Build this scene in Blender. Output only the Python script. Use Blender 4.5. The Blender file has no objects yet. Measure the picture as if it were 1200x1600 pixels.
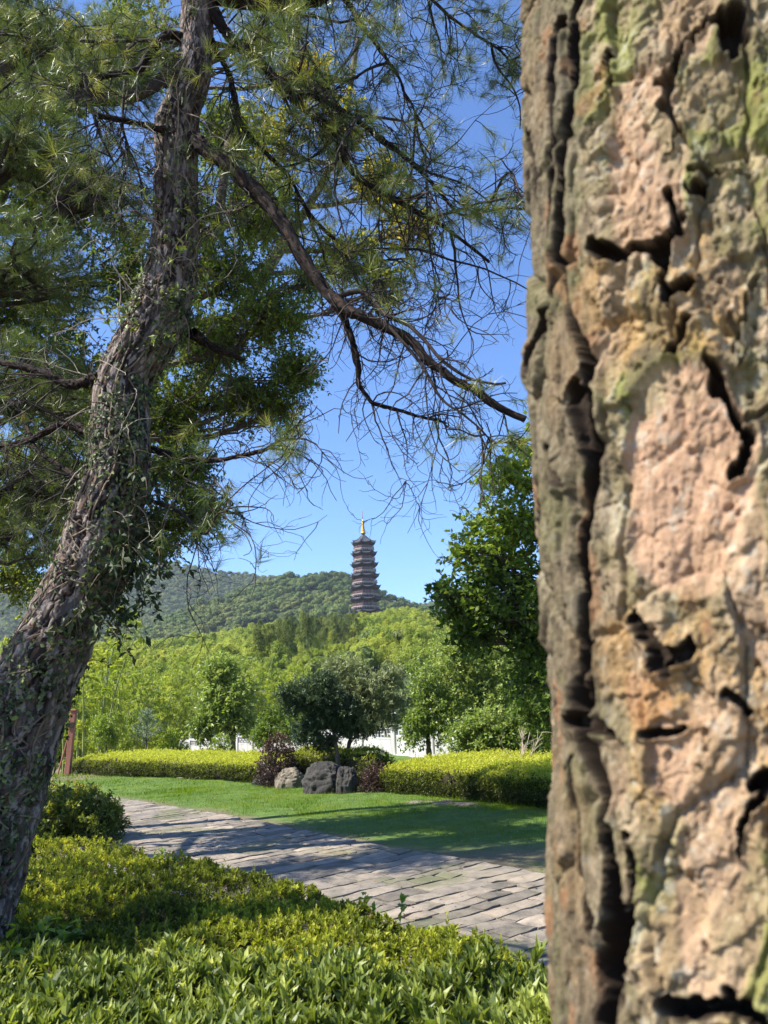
import bpy, math, random
import numpy as np
from mathutils import Matrix, Vector
SC = bpy.context.scene
COL = SC.collection
rng = np.random.default_rng(7)
random.seed(7)

# ---------------------------------------------------------------- camera
FPX = 1202.0; PITCH = math.radians(13.8); ROLL = math.radians(2.3)
_r0 = np.array([1., 0, 0]); FW = np.array([0, math.cos(PITCH), math.sin(PITCH)]); _u0 = np.array([0, -math.sin(PITCH), math.cos(PITCH)])
RT = math.cos(ROLL)*_r0 - math.sin(ROLL)*_u0
UP = math.sin(ROLL)*_r0 + math.cos(ROLL)*_u0
CAM = np.array([0, 0, 1.5])
cd = bpy.data.cameras.new('camera'); cam = bpy.data.objects.new('camera', cd); COL.objects.link(cam)
M = Matrix(((RT[0], UP[0], -FW[0], CAM[0]), (RT[1], UP[1], -FW[1], CAM[1]), (RT[2], UP[2], -FW[2], CAM[2]), (0, 0, 0, 1)))
cam.matrix_world = M
cd.sensor_width = 36; cd.lens = FPX/1600*36
cd.clip_start = 0.05; cd.clip_end = 20000
cd.dof.use_dof = True; cd.dof.focus_distance = 11.0; cd.dof.aperture_fstop = 7.0
SC.camera = cam

# ---------------------------------------------------------------- light
SUN_DIR = np.array([-0.96, -0.28]); SUN_DIR /= np.linalg.norm(SUN_DIR)
SUN_EL = math.radians(50)
w = bpy.data.worlds.new('World'); SC.world = w; w.use_nodes = True
nt = w.node_tree
sky = nt.nodes.new('ShaderNodeTexSky'); sky.sky_type = 'NISHITA'; sky.sun_disc = False
sky.sun_elevation = SUN_EL; sky.sun_rotation = math.atan2(SUN_DIR[0], SUN_DIR[1])
sky.altitude = 0; sky.air_density = 1.0; sky.dust_density = 0.25; sky.ozone_density = 5.5
bg = nt.nodes['Background']; bg.inputs[1].default_value = 0.10
mx = nt.nodes.new('ShaderNodeMix'); mx.data_type = 'RGBA'; mx.blend_type = 'MULTIPLY'; mx.inputs[0].default_value = 1; mx.inputs[7].default_value = (.80, .96, 1.18, 1)
nt.links.new(sky.outputs[0], mx.inputs[6]); nt.links.new(mx.outputs[2], bg.inputs[0])
sd = bpy.data.lights.new('sun', 'SUN'); sd.energy = 5.0; sd.angle = math.radians(0.5); sd.color = (1.0, 0.95, 0.86)
so = bpy.data.objects.new('sun', sd); COL.objects.link(so)
sv = Vector((SUN_DIR[0]*math.cos(SUN_EL), SUN_DIR[1]*math.cos(SUN_EL), math.sin(SUN_EL)))
so.rotation_euler = sv.to_track_quat('Z', 'Y').to_euler()
SC.view_settings.view_transform = 'Standard'; SC.view_settings.look = 'None'
SC.view_settings.exposure = 1.2; SC.view_settings.gamma = 1
SC.cycles.max_bounces = 4; SC.cycles.diffuse_bounces = 2; SC.cycles.glossy_bounces = 1; SC.cycles.transmission_bounces = 3
SC.cycles.transparent_max_bounces = 6; SC.cycles.volume_bounces = 0
SC.cycles.sample_clamp_indirect = 6

# ---------------------------------------------------------------- helpers
def D(px, py): return FW*FPX + RT*(px-600) + UP*(800-py)
def at(px, py, Y):
    d = D(px, py); return CAM + d*(Y/d[1])
def gz(px, py, z=0.0):
    d = D(px, py); return CAM + d*((z-CAM[2])/d[2])
def topx(P):
    v = np.asarray(P)-CAM; k = v@FW
    return 600+FPX*(v@RT)/k, 800-FPX*(v@UP)/k
def nrm(v): return v/np.maximum(np.linalg.norm(v, axis=-1, keepdims=True), 1e-9)

def _h(ix, iy, iz, seed):
    n = (ix*374761393 + iy*668265263 + iz*2147483647 + seed*974634777) & 0xffffffff
    n = ((n ^ (n >> 13))*1274126177) & 0xffffffff
    n = ((n ^ (n >> 16))*2246822519) & 0xffffffff
    return ((n ^ (n >> 15)) & 0xffffff)/float(0xffffff)
def vnoise(p, seed=0):
    p = np.asarray(p, float); i = np.floor(p).astype(np.int64); f = p-i; f = f*f*f*(f*(f*6-15)+10)
    o = 0
    for dx in (0, 1):
        for dy in (0, 1):
            for dz in (0, 1):
                wt = (f[..., 0] if dx else 1-f[..., 0])*(f[..., 1] if dy else 1-f[..., 1])*(f[..., 2] if dz else 1-f[..., 2])
                o = o + wt*_h(i[..., 0]+dx, i[..., 1]+dy, i[..., 2]+dz, seed)
    return o*2-1
def fbm(p, oct=4, seed=0, gain=.5):
    o = 0; a = 1; s = 0; p = np.asarray(p, float)
    for k in range(oct):
        o = o + a*vnoise(p, seed+k*17); s += a; a *= gain; p = p*2.03+11.3
    return o/s
def worley(p, seed=0):
    """F1, F2 and cell id on 3D points"""
    p = np.asarray(p, float); i = np.floor(p).astype(np.int64)
    f1 = np.full(p.shape[:-1], 9.); f2 = f1.copy(); cid = np.zeros(p.shape[:-1])
    for dx in (-1, 0, 1):
        for dy in (-1, 0, 1):
            for dz in (-1, 0, 1):
                cx, cy, cz = i[..., 0]+dx, i[..., 1]+dy, i[..., 2]+dz
                q = np.stack([cx+_h(cx, cy, cz, seed+1), cy+_h(cx, cy, cz, seed+2), cz+_h(cx, cy, cz, seed+3)], -1)
                d = np.linalg.norm(q-p, axis=-1); idv = _h(cx, cy, cz, seed+4)
                c = d < f1
                f2 = np.where(c, f1, np.minimum(f2, d)); cid = np.where(c, idv, cid); f1 = np.where(c, d, f1)
    return f1, f2, cid

def tag(o, label=None, cat=None, group=None, kind=None):
    if label: o['label'] = label
    if cat: o['category'] = cat
    if group: o['group'] = group
    if kind: o['kind'] = kind
    return o
def empty(name, loc=(0, 0, 0), label=None, cat=None, group=None):
    o = bpy.data.objects.new(name, None); COL.objects.link(o); o.location = Vector(tuple(float(c) for c in loc)); o.empty_display_size = .2
    return tag(o, label, cat, group)

class MB:
    """collects geometry, builds ONE mesh object"""
    def __init__(s): s.v = []; s.l = []; s.t = []; s.r = []; s.c = []; s.m = []; s.n = 0
    def add(s, v, faces, rnd=0.5, col=None, mi=0):
        v = np.asarray(v, float).reshape(-1, 3)
        if isinstance(faces, np.ndarray):
            l = faces.reshape(-1)+s.n; t = np.full(len(faces), faces.shape[1])
        else:
            l = np.array([i for f in faces for i in f], dtype=np.int64)+s.n; t = np.array([len(f) for f in faces])
        s.v.append(v); s.l.append(l); s.t.append(t); s.m.append(np.full(len(t), mi))
        s.r.append(np.broadcast_to(np.asarray(rnd, float), (len(v),)).copy())
        if col is not None: s.c.append(np.broadcast_to(col, (len(v), 3)).copy())
        s.n += len(v)
    def inst(s, T, faces, O, X, Y, Z, rnd=None, mi=0):
        """T (k,3) template in local X,Y,Z axes (already scaled (N,3)) at O (N,3)"""
        T = np.asarray(T, float); N = len(O); k = len(T)
        if N == 0: return
        v = O[:, None, :] + T[None, :, 0:1]*X[:, None, :] + T[None, :, 1:2]*Y[:, None, :] + T[None, :, 2:3]*Z[:, None, :]
        l = np.concatenate([np.array(f) for f in faces]); t = np.array([len(f) for f in faces])
        L = (l[None, :] + (np.arange(N)*k)[:, None]).reshape(-1)+s.n
        s.v.append(v.reshape(-1, 3)); s.l.append(L); s.t.append(np.tile(t, N)); s.m.append(np.full(len(t)*N, mi))
        if rnd is None: rnd = rng.random(N)
        s.r.append(np.repeat(rnd, k)); s.n += N*k
    def merge(s, o, mi):
        s.v += o.v; s.l += [l+s.n for l in o.l]; s.t += o.t; s.r += o.r; s.m += [np.full(len(t), mi) for t in o.t]; s.n += o.n
    def tubes(s, P, R, sides=5, rnd=None, cap=True, mi=0):
        """P (N,k,3) polylines, R (N,k) radii"""
        P = np.asarray(P, float); R = np.asarray(R, float); N, k, _ = P.shape
        if N == 0: return
        T = nrm(np.gradient(P, axis=1)); ref = np.where(np.abs(T[..., 2:3]) > .9, np.array([1., 0, 0]), np.array([0, 0, 1.]))
        ref = np.broadcast_to(ref[:, :1], T.shape)
        A = nrm(np.cross(T, ref)); B = np.cross(T, A)
        an = np.arange(sides)/sides*2*np.pi
        ring = P[:, :, None, :] + R[:, :, None, None]*(np.cos(an)[None, None, :, None]*A[:, :, None, :] + np.sin(an)[None, None, :, None]*B[:, :, None, :])
        v = ring.reshape(-1, 3)
        j = np.arange(k-1)[:, None]*sides; i = np.arange(sides)[None, :]; i2 = (i+1) % sides
        q = np.stack([j+i, j+i2, j+sides+i2, j+sides+i], -1).reshape(-1, 4)
        Q = (q[None] + (np.arange(N)*k*sides)[:, None, None]).reshape(-1, 4)
        s.v.append(v); s.l.append(Q.reshape(-1)+s.n); s.t.append(np.full(len(Q), 4)); s.m.append(np.full(len(Q), mi))
        if rnd is None: rnd = rng.random(N)
        s.r.append(np.repeat(rnd, k*sides)); s.n += len(v)
    def box(s, c, sz, R=None, bevel=0, rnd=.5, mi=0):
        c = np.asarray(c, float); h = np.asarray(sz, float)/2
        if bevel <= 0:
            v = np.array([[x, y, z] for x in (-1, 1) for y in (-1, 1) for z in (-1, 1)])*h
            f = [(0, 1, 3, 2), (4, 6, 7, 5), (0, 4, 5, 1), (2, 3, 7, 6), (0, 2, 6, 4), (1, 5, 7, 3)]
        else:
            b = min(bevel, *(h*.9)); vs = []
            for z, ins in ((-h[2], b), (-h[2]+b, 0), (h[2]-b, 0), (h[2], b)):
                X, Y = h[0]-ins, h[1]-ins
                for sx, sy in ((1, 1), (-1, 1), (-1, -1), (1, -1)):
                    if sx*sy > 0: vs += [(sx*X, sy*(Y-b), z), (sx*(X-b), sy*Y, z)]
                    else: vs += [(sx*(X-b), sy*Y, z), (sx*X, sy*(Y-b), z)]
            v = np.array(vs); f = [tuple(range(7, -1, -1)), tuple(range(24, 32))]
            for r in range(3):
                for i in range(8): j = (i+1) % 8; f.append((r*8+i, r*8+j, r*8+8+j, r*8+8+i))
        if R is not None: v = v@np.asarray(R).T
        s.add(v+c, f, rnd, mi=mi)
    def lathe(s, c, prof, n=16, rnd=.5, rot=0., mi=0):
        c = np.asarray(c, float); an = np.arange(n)/n*2*np.pi+rot; v = []
        for r_, z in prof: v.append(np.stack([r_*np.cos(an), r_*np.sin(an), np.full(n, z)], -1))
        v = np.concatenate(v)+c; k = len(prof); f = []
        for j in range(k-1):
            for i in range(n): i2 = (i+1) % n; f.append((j*n+i, j*n+i2, (j+1)*n+i2, (j+1)*n+i))
        f.append(tuple(range(n-1, -1, -1))); f.append(tuple(range((k-1)*n, k*n)))
        s.add(v, f, rnd, mi=mi)
    def build(s, name, mat, parent=None, smooth=False, world=True):
        v = np.concatenate(s.v); l = np.concatenate(s.l).astype(np.int32); t = np.concatenate(s.t).astype(np.int32); r = np.concatenate(s.r); mi = np.concatenate(s.m)
        if parent is not None and world:
            q = parent; off = np.zeros(3)
            while q is not None: off = off+np.array(q.location); q = q.parent
            v = v-off
        me = bpy.data.meshes.new(name); me.vertices.add(len(v)); me.vertices.foreach_set('co', v.astype(np.float32).ravel())
        me.loops.add(len(l)); me.loops.foreach_set('vertex_index', l)
        me.polygons.add(len(t)); st = np.concatenate([[0], np.cumsum(t)[:-1]]).astype(np.int32)
        me.polygons.foreach_set('loop_start', st)
        if smooth: me.polygons.foreach_set('use_smooth', np.ones(len(t), bool))
        else: me.polygons.foreach_set('use_smooth', np.zeros(len(t), bool))
        mats = mat if isinstance(mat, (list, tuple)) else [mat]
        for m in mats: me.materials.append(m)
        if len(mats) > 1: me.polygons.foreach_set('material_index', mi.astype(np.int32))
        a = me.attributes.new('rnd', 'FLOAT', 'POINT'); a.data.foreach_set('value', r.astype(np.float32))
        if s.c:
            c = np.concatenate(s.c); c = np.concatenate([c, np.ones((len(c), 1))], 1)
            a = me.attributes.new('tone', 'FLOAT_COLOR', 'POINT'); a.data.foreach_set('color', c.astype(np.float32).ravel())
        me.update(calc_edges=True)
        o = bpy.data.objects.new(name, me); COL.objects.link(o)
        if parent is not None: o.parent = parent
        return o

# leaf templates: x along the leaf, y across, z up (normal)
LEAF_Q = ([(0, 0, 0), (.5, .5, .04), (1, 0, 0), (.5, -.5, .04)], [(0, 3, 2, 1)])
LEAF_F = ([(0, 0, 0), (.45, .5, .10), (1, 0, -.05), (.45, -.5, .10), (.45, 0, 0)], [(0, 4, 1), (1, 4, 2), (0, 3, 4), (4, 3, 2)])
LEAF_N = ([(0, 0, 0), (.3, .36, .10), (.3, 0, .05), (.3, -.36, .10), (.65, .46, .14), (.65, 0, .08), (.65, -.46, .14), (1, 0, 0)],
          [(0, 2, 1), (0, 3, 2), (1, 2, 5, 4), (2, 3, 6, 5), (4, 5, 7), (5, 6, 7)])
def leaf_frames(dirs, nor, L, W):
    X = nrm(dirs); Yv = nrm(np.cross(nor, X)+1e-6); Z = np.cross(X, Yv)
    L = np.asarray(L).reshape(-1, 1); W = np.asarray(W).reshape(-1, 1)
    return X*L, Yv*W, Z*L
def rdir(n):
    v = rng.normal(size=(n, 3)); return nrm(v)
def catmull(P, n):
    P = np.asarray(P, float); k = len(P); Q = np.vstack([2*P[0]-P[1], P, 2*P[-1]-P[-2]]); t = np.linspace(0, k-1-1e-6, n); i = t.astype(int); f = (t-i)[:, None]
    a, b, c, d = Q[i], Q[i+1], Q[i+2], Q[i+3]
    return .5*((2*b)+(-a+c)*f+(2*a-5*b+4*c-d)*f**2+(-a+3*b-3*c+d)*f**3)
def walk(S, Dr, L, k=6, curl=.35, grav=-.1):
    """vectorised wandering twigs -> (N,k,3)"""
    N = len(S); P = np.zeros((N, k, 3)); P[:, 0] = S; d = nrm(Dr); st = (np.asarray(L)/(k-1)).reshape(-1, 1); c = rng.normal(size=(N, 3))*curl
    for j in range(1, k):
        c = c*.6+rng.normal(size=(N, 3))*curl*.8
        d = nrm(d+c+np.array([0, 0, grav])); P[:, j] = P[:, j-1]+d*st
    return P
def sub(P, n, lo=.15, hi=1.0):
    """n random points on polylines -> point, tangent, index, fraction"""
    N, k, _ = P.shape; i = rng.integers(0, N, n); t = (lo+(hi-lo)*rng.random(n))*(k-1); j = np.minimum(t.astype(int), k-2); f = (t-j)[:, None]
    a = P[i, j]; b = P[i, j+1]; return a*(1-f)+b*f, nrm(b-a), i, t/(k-1)

# ---------------------------------------------------------------- materials
def newmat(name):
    m = bpy.data.materials.new(name); m.use_nodes = True; n = m.node_tree; n.nodes.clear()
    o = n.nodes.new('ShaderNodeOutputMaterial'); b = n.nodes.new('ShaderNodeBsdfPrincipled'); n.links.new(b.outputs[0], o.inputs[0])
    return m, n, b, o
def ramp(n, stops, inp):
    r = n.nodes.new('ShaderNodeValToRGB'); e = r.color_ramp.elements
    while len(e) < len(stops): e.new(.5)
    for q, (p_, c) in zip(e, stops): q.position = p_; q.color = (*c, 1)
    n.links.new(inp, r.inputs[0]); return r.outputs[0]
def attr(n, name, out='Fac'):
    a = n.nodes.new('ShaderNodeAttribute'); a.attribute_name = name; return a.outputs[out]
def noise(n, scale, detail=4, rough=.55, stretch=None, obj=True):
    t = n.nodes.new('ShaderNodeTexCoord'); s = n.nodes.new('ShaderNodeTexNoise'); s.inputs['Scale'].default_value = scale; s.inputs['Detail'].default_value = detail; s.inputs['Roughness'].default_value = rough
    src = t.outputs['Object']
    if stretch:
        mp = n.nodes.new('ShaderNodeMapping'); mp.inputs['Scale'].default_value = stretch; n.links.new(src, mp.inputs[0]); src = mp.outputs[0]
    n.links.new(src, s.inputs['Vector']); return s.outputs['Fac']
def math_(n, op, a, b):
    m = n.nodes.new('ShaderNodeMath'); m.operation = op
    for i, q in enumerate((a, b)):
        if isinstance(q, (int, float)): m.inputs[i].default_value = q
        else: n.links.new(q, m.inputs[i])
    return m.outputs[0]
def mixc(n, a, b, fac, mode='MIX'):
    m = n.nodes.new('ShaderNodeMix'); m.data_type = 'RGBA'; m.blend_type = mode
    for s_, q in ((0, fac), (6, a), (7, b)):
        if isinstance(q, (int, float)): m.inputs[s_].default_value = q
        elif isinstance(q, tuple): m.inputs[s_].default_value = (*q, 1)
        else: n.links.new(q, m.inputs[s_])
    return m.outputs[2]
def bump(n, b, h, strength=.5, dist=.01):
    u = n.nodes.new('ShaderNodeBump'); u.inputs['Strength'].default_value = strength; u.inputs['Distance'].default_value = dist
    n.links.new(h, u.inputs['Height']); n.links.new(u.outputs[0], b.inputs['Normal'])
def leafmat(name, stops, trans=.35, rough=.45, spec=.4, tcol=(1.25, 1.25, .55), vary=.5):
    """per-leaf tone from the rnd attribute, thin translucent leaf"""
    m, n, b, o = newmat(name)
    f = attr(n, 'rnd')
    c = ramp(n, stops, f)
    b.inputs['Roughness'].default_value = rough; b.inputs['Specular IOR Level'].default_value = spec
    n.links.new(c, b.inputs['Base Color'])
    t = n.nodes.new('ShaderNodeBsdfTranslucent'); n.links.new(mixc(n, c, tcol, 1.0, 'MULTIPLY'), t.inputs[0])
    x = n.nodes.new('ShaderNodeMixShader'); x.inputs[0].default_value = trans
    n.links.new(b.outputs[0], x.inputs[1]); n.links.new(t.outputs[0], x.inputs[2]); n.links.new(x.outputs[0], o.inputs[0])
    return m
def simplemat(name, c1, c2, scale=5, rough=.8, bumpd=.01, stretch=None, spec=.3, detail=5):
    m, n, b, o = newmat(name); f = noise(n, scale, detail, stretch=stretch)
    n.links.new(ramp(n, [(.3, c1), (.7, c2)], f), b.inputs['Base Color']); b.inputs['Roughness'].default_value = rough; b.inputs['Specular IOR Level'].default_value = spec
    if bumpd: bump(n, b, noise(n, scale*3, 6, stretch=stretch), .7, bumpd)
    return m
# ---------------------------------------------------------------- ground, lawn, path
def terrain(x, y):
    x = np.asarray(x, float); y = np.asarray(y, float)
    return .05*fbm(np.stack([x*.25, y*.25, x*0], -1), 2, 5)*np.clip((y-8)/6, 0, 1)
m, n, b, o = newmat('soil')
f1 = noise(n, .35, 5); f2 = noise(n, 9, 6)
c = ramp(n, [(.3, (.085, .075, .04)), (.5, (.16, .13, .08)), (.75, (.07, .10, .025))], math_(n, 'ADD', math_(n, 'MULTIPLY', f1, .6), math_(n, 'MULTIPLY', f2, .4)))
n.links.new(c, b.inputs['Base Color']); b.inputs['Roughness'].default_value = .95; bump(n, b, f2, .8, .02); SOIL = m
rad = np.concatenate([[0.3], np.geomspace(1, 60, 90), np.geomspace(66, 2400, 20)]); th = np.linspace(0, 2*np.pi, 181)[:-1]
R_, T_ = np.meshgrid(rad, th, indexing='ij'); X = R_*np.sin(T_); Y = R_*np.cos(T_); Z = terrain(X, Y)-.012
Z = Z-1.5*np.clip((Y-21.5-.12*X)/7, 0, 1)*(R_ > 8)
g = MB(); nr, na = R_.shape; i, j = np.meshgrid(np.arange(nr-1), np.arange(na), indexing='ij'); j2 = (j+1) % na
g.add(np.stack([X, Y, Z], -1), np.stack([i*na+j, (i+1)*na+j, (i+1)*na+j2, i*na+j2], -1).reshape(-1, 4)[:, ::-1])
ground = g.build('ground', SOIL, smooth=True); tag(ground, kind='structure')

# stone path: courses of rough slabs between two curved edges
PF = np.array([gz(*q)[:2] for q in [(20, 1229), (85, 1235), (200, 1250), (350, 1275), (470, 1300), (600, 1325), (720, 1345), (855, 1370)]]+[(2.4, 5.7), (3.4, 4.2), (5., 2.)])
c0 = catmull(np.c_[PF, np.zeros(len(PF))], 400)[:, :2]
tg = nrm(np.gradient(c0, axis=0)); nl = np.c_[tg[:, 1], -tg[:, 0]]   # towards the camera side
nl = nl*np.sign((nl*(np.array([0, 0])-c0)).sum(1))[:, None]
PW = 3.0
s_len = np.concatenate([[0], np.cumsum(np.linalg.norm(np.diff(c0, axis=0), axis=1))])
def path_xy(s, t):
    return np.stack([np.interp(s, s_len, c0[:, 0])+t*np.interp(s, s_len, nl[:, 0]), np.interp(s, s_len, c0[:, 1])+t*np.interp(s, s_len, nl[:, 1])], -1)
pm = MB(); base_s = np.linspace(0, s_len[-1], 160)
e1 = path_xy(base_s, -.10); e2 = path_xy(base_s, PW+.06)
v = np.concatenate([np.c_[e1, terrain(e1[:, 0], e1[:, 1])-.005], np.c_[e2, terrain(e2[:, 0], e2[:, 1])-.005]]); k = len(base_s)
# individually shaped slabs laid lengthwise ACROSS the walk in staggered courses
s = 0.0; row = 0
G = 8
while s < s_len[-1]-.3:
    wrow = random.uniform(.11, .26); t = -random.uniform(0, .22)
    while t < PW:
        ln = random.uniform(.18, .62); gap = random.uniform(.006, .024)
        t0, t1 = max(t, -.03)+gap/2, min(t+ln, PW+random.uniform(-.03, .06))-gap/2
        if t1-t0 > .08:
            sk = random.uniform(-.09, .09)
            u_, v_ = np.meshgrid(np.linspace(0, 1, G), np.linspace(0, 1, G), indexing='ij')
            gs = random.uniform(.004, .013)
            ss = s+gs+(wrow-2*gs)*u_+.015*fbm(np.stack([v_*2.2, u_*0, u_*0+row*3.1+t], -1), 2)*np.where(u_ > .5, 1, -1)+(v_-.5)*sk*.5
            tt = t0+(t1-t0)*v_+.012*fbm(np.stack([u_*2, u_*0+5, v_*0+row*2.3+t], -1), 2)
            xy = path_xy(ss, tt); hz = .022+random.uniform(-.004, .004)+random.uniform(-.004, .004)*(u_-.5)+random.uniform(-.007, .007)*(v_-.5)
            z = hz+.008*fbm(np.stack([xy[..., 0]*9, xy[..., 1]*9, u_*0], -1), 3, 3)
            ed = np.minimum(np.minimum(u_, 1-u_)*wrow, np.minimum(v_, 1-v_)*(t1-t0)); z = np.where(ed < 1e-6, z-.005, z)
            z = z+terrain(xy[..., 0], xy[..., 1])
            top = np.concatenate([xy, z[..., None]], -1).reshape(-1, 3)
            idx = np.arange(G*G).reshape(G, G); q = np.stack([idx[:-1, :-1], idx[1:, :-1], idx[1:, 1:], idx[:-1, 1:]], -1).reshape(-1, 4)
            loop = np.concatenate([idx[:-1, 0], idx[-1, :-1], idx[1:, -1][::-1], idx[0, 1:][::-1]])
            rim_ = top[loop].copy(); low = rim_.copy(); low[:, 2] -= .04; nb = len(loop); b0 = G*G
            sk_ = np.array([[b0+a, b0+(a+1) % nb, b0+nb+(a+1) % nb, b0+nb+a] for a in range(nb)])
            pm.add(np.vstack([top, rim_, low]), np.vstack([q, sk_]), random.random())
        t += ln
    s += wrow; row += 1
m, n, b, o = newmat('path_stone')
f = noise(n, 7, 6, .65); f2 = noise(n, 60, 4, .7); f3 = noise(n, 1.1, 3)
c = ramp(n, [(.0, (.15, .135, .11)), (.35, (.24, .215, .175)), (.6, (.31, .265, .21)), (.85, (.20, .185, .16)), (1, (.38, .325, .26))], attr(n, 'rnd'))
c = mixc(n, c, ramp(n, [(.35, (.5, .48, .45)), (.6, (1.05, 1.0, .95))], f), .75, 'MULTIPLY')
c = mixc(n, c, ramp(n, [(.3, (.65, .63, .6)), (.62, (1.15, 1.12, 1.1))], f2), .6, 'MULTIPLY')
c = mixc(n, c, (.11, .12, .045), ramp(n, [(.54, (0, 0, 0)), (.66, (.65, .65, .65))], f3))
c = mixc(n, c, (.34, .27, .17), ramp(n, [(.58, (0, 0, 0)), (.72, (.55, .55, .55))], noise(n, .8, 5)))
n.links.new(c, b.inputs['Base Color']); b.inputs['Roughness'].default_value = .75; b.inputs['Specular IOR Level'].default_value = .35
bump(n, b, math_(n, 'ADD', f, math_(n, 'MULTIPLY', f2, .5)), .9, .012); PSTONE = m
po = pm.build('path', PSTONE, smooth=True); tag(po, kind='structure')
jm = MB(); jm.add(v, np.stack([np.arange(k-1), np.arange(k-1)+1, k+np.arange(k-1)+1, k+np.arange(k-1)], -1))
m, n, b, o = newmat('joint_soil')
f = noise(n, 14, 5); n.links.new(ramp(n, [(.35, (.03, .028, .02)), (.6, (.07, .06, .035)), (.75, (.05, .075, .02))], f), b.inputs['Base Color']); b.inputs['Roughness'].default_value = 1; bump(n, b, f, 1, .02)
jo = jm.build('path_bedding', m); tag(jo, kind='structure')

# lawn blades
def path_side(xy):
    d = np.linalg.norm(xy[:, None, :]-c0[None, ::4, :], axis=2); i = d.argmin(1)*4
    sgn = ((xy-c0[i])*nl[i]).sum(1); return sgn  # >0 : towards camera
GRASS = leafmat('grass_blade', [(0, (.07, .13, .004)), (.5, (.13, .215, .006)), (.85, (.21, .28, .010)), (1, (.32, .28, .04))], .45, .9, .0, (1.2, 1.3, .3))
def grass(n, xr, yr, hmin, hmax, wd, keep):
    xy = np.c_[rng.uniform(*xr, n), rng.uniform(*yr, n)]
    xy = xy[keep(xy)]; n = len(xy); z = terrain(xy[:, 0], xy[:, 1])-.012
    O = np.c_[xy, z]; d = rdir(n)*.45+np.array([0, 0, 1]); h = rng.uniform(hmin, hmax, n)*(1+.35*fbm(np.c_[xy*1.3, xy[:, 0]*0], 2, 9))
    return O, d, h
gb = MB()
def keep_lawn(xy):
    sd = path_side(xy); bare = fbm(np.c_[xy*1.1, xy[:, 0]*0], 3, 21)
    edge = np.clip(-sd/.9, 0, 1)
    worn = np.exp(-((xy[:, 0]-1.1)**2/1.1+(xy[:, 1]-8.2)**2/.35))
    return (sd < -.02) & (rng.random(len(xy)) < .12+.9*edge-.5*(bare > .35)-1.3*worn) & (xy[:, 1] < 21.5+.0*xy[:, 0]) & (np.abs(xy[:, 0]) < .62*xy[:, 1]+.5)
for (cnt, yr, w_) in ((110000, (7, 11.5), .0042), (120000, (11, 16), .006), (70000, (15, 23), .009)):
    O, d, h = grass(cnt, (-12, 4.0), yr, .025, .06, w_, keep_lawn)
    X_, Y_, Z_ = leaf_frames(d, rdir(len(O)), h, w_*rng.uniform(.7, 1.3, len(O)))
    rr = np.clip(.45+.75*fbm(np.c_[O[:, :2]*1.1, O[:, 0]*0], 4, 31)+rng.normal(0, .16, len(O)), 0, 1)
    gb.inst([(0, .5, 0), (0, -.5, 0), (1, 0, .12)], [(0, 1, 2)], O, X_, Y_, Z_, rr)
tag(gb.build('lawn_grass', GRASS), 'short green lawn grass beyond the stone path', 'grass', kind='stuff')
m, n, b, o = newmat('lawn_base')
f = noise(n, 4, 6); f2 = noise(n, 40, 5, .7)
gr = ramp(n, [(.3, (.05, .09, .008)), (.7, (.09, .16, .012))], f); so_ = ramp(n, [(.3, (.07, .055, .03)), (.55, (.16, .125, .07)), (.75, (.25, .20, .12))], f2)
n.links.new(mixc(n, gr, so_, math_(n, 'ADD', attr(n, 'rnd'), math_(n, 'MULTIPLY', math_(n, 'SUBTRACT', f, .5), .8))), b.inputs['Base Color']); b.inputs['Roughness'].default_value = 1; bump(n, b, f2, .8, .015)
lx = np.linspace(0, s_len[-1], 260); ts_ = np.concatenate([np.linspace(.0, -2, 40), np.linspace(-2.1, -13, 30)]); lb = MB(); rows = []; rv = []
for t in ts_:
    q = path_xy(lx, t+.0*lx); rows.append(np.c_[q, terrain(q[:, 0], q[:, 1])-.002+.012*fbm(np.c_[q*3, q[:, 0]*0], 2, 3)*min(1, -t*3)]); rv.append(np.clip(.95+t*2.6+.5*fbm(np.c_[q*1.5, q[:, 0]*0], 3, 6), 0, 1)+np.exp(-((q[:, 0]-1.1)**2/1.1+(q[:, 1]-8.0)**2/.3))*.9)
L_ = np.array(rows); k = len(lx); idx = np.arange(L_.shape[0]*k).reshape(-1, k)
lb.add(L_, np.stack([idx[:-1, :-1], idx[1:, :-1], idx[1:, 1:], idx[:-1, 1:]], -1).reshape(-1, 4)[:, ::-1], np.clip(np.array(rv).ravel(), 0, 1))
tag(lb.build('lawn', m, smooth=True), kind='structure')
# fallen leaves and needles on path and lawn edge
lt_ = MB(); n_ = 1500; s_ = rng.uniform(0, s_len[-1], n_); t_ = rng.uniform(-2.2, PW, n_); q = path_xy(s_, t_); O = np.c_[q, terrain(q[:, 0], q[:, 1])+rng.uniform(.028, .04, n_)]; d = rdir(n_)*[1, 1, .15]
X_, Y_, Z_ = leaf_frames(d, nrm(rdir(n_)*.3+[0, 0, 1]), rng.uniform(.02, .055, n_), rng.uniform(.006, .022, n_)); lt_.inst(*LEAF_F, O, X_, Y_, Z_)
tag(lt_.build('leaf_litter', leafmat('litter', [(0, (.10, .06, .03)), (.6, (.22, .14, .06)), (1, (.38, .28, .12))], .1, .8, .2)), 'fallen brown leaves scattered over the stone path and lawn edge', 'leaf litter', kind='stuff')

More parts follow.
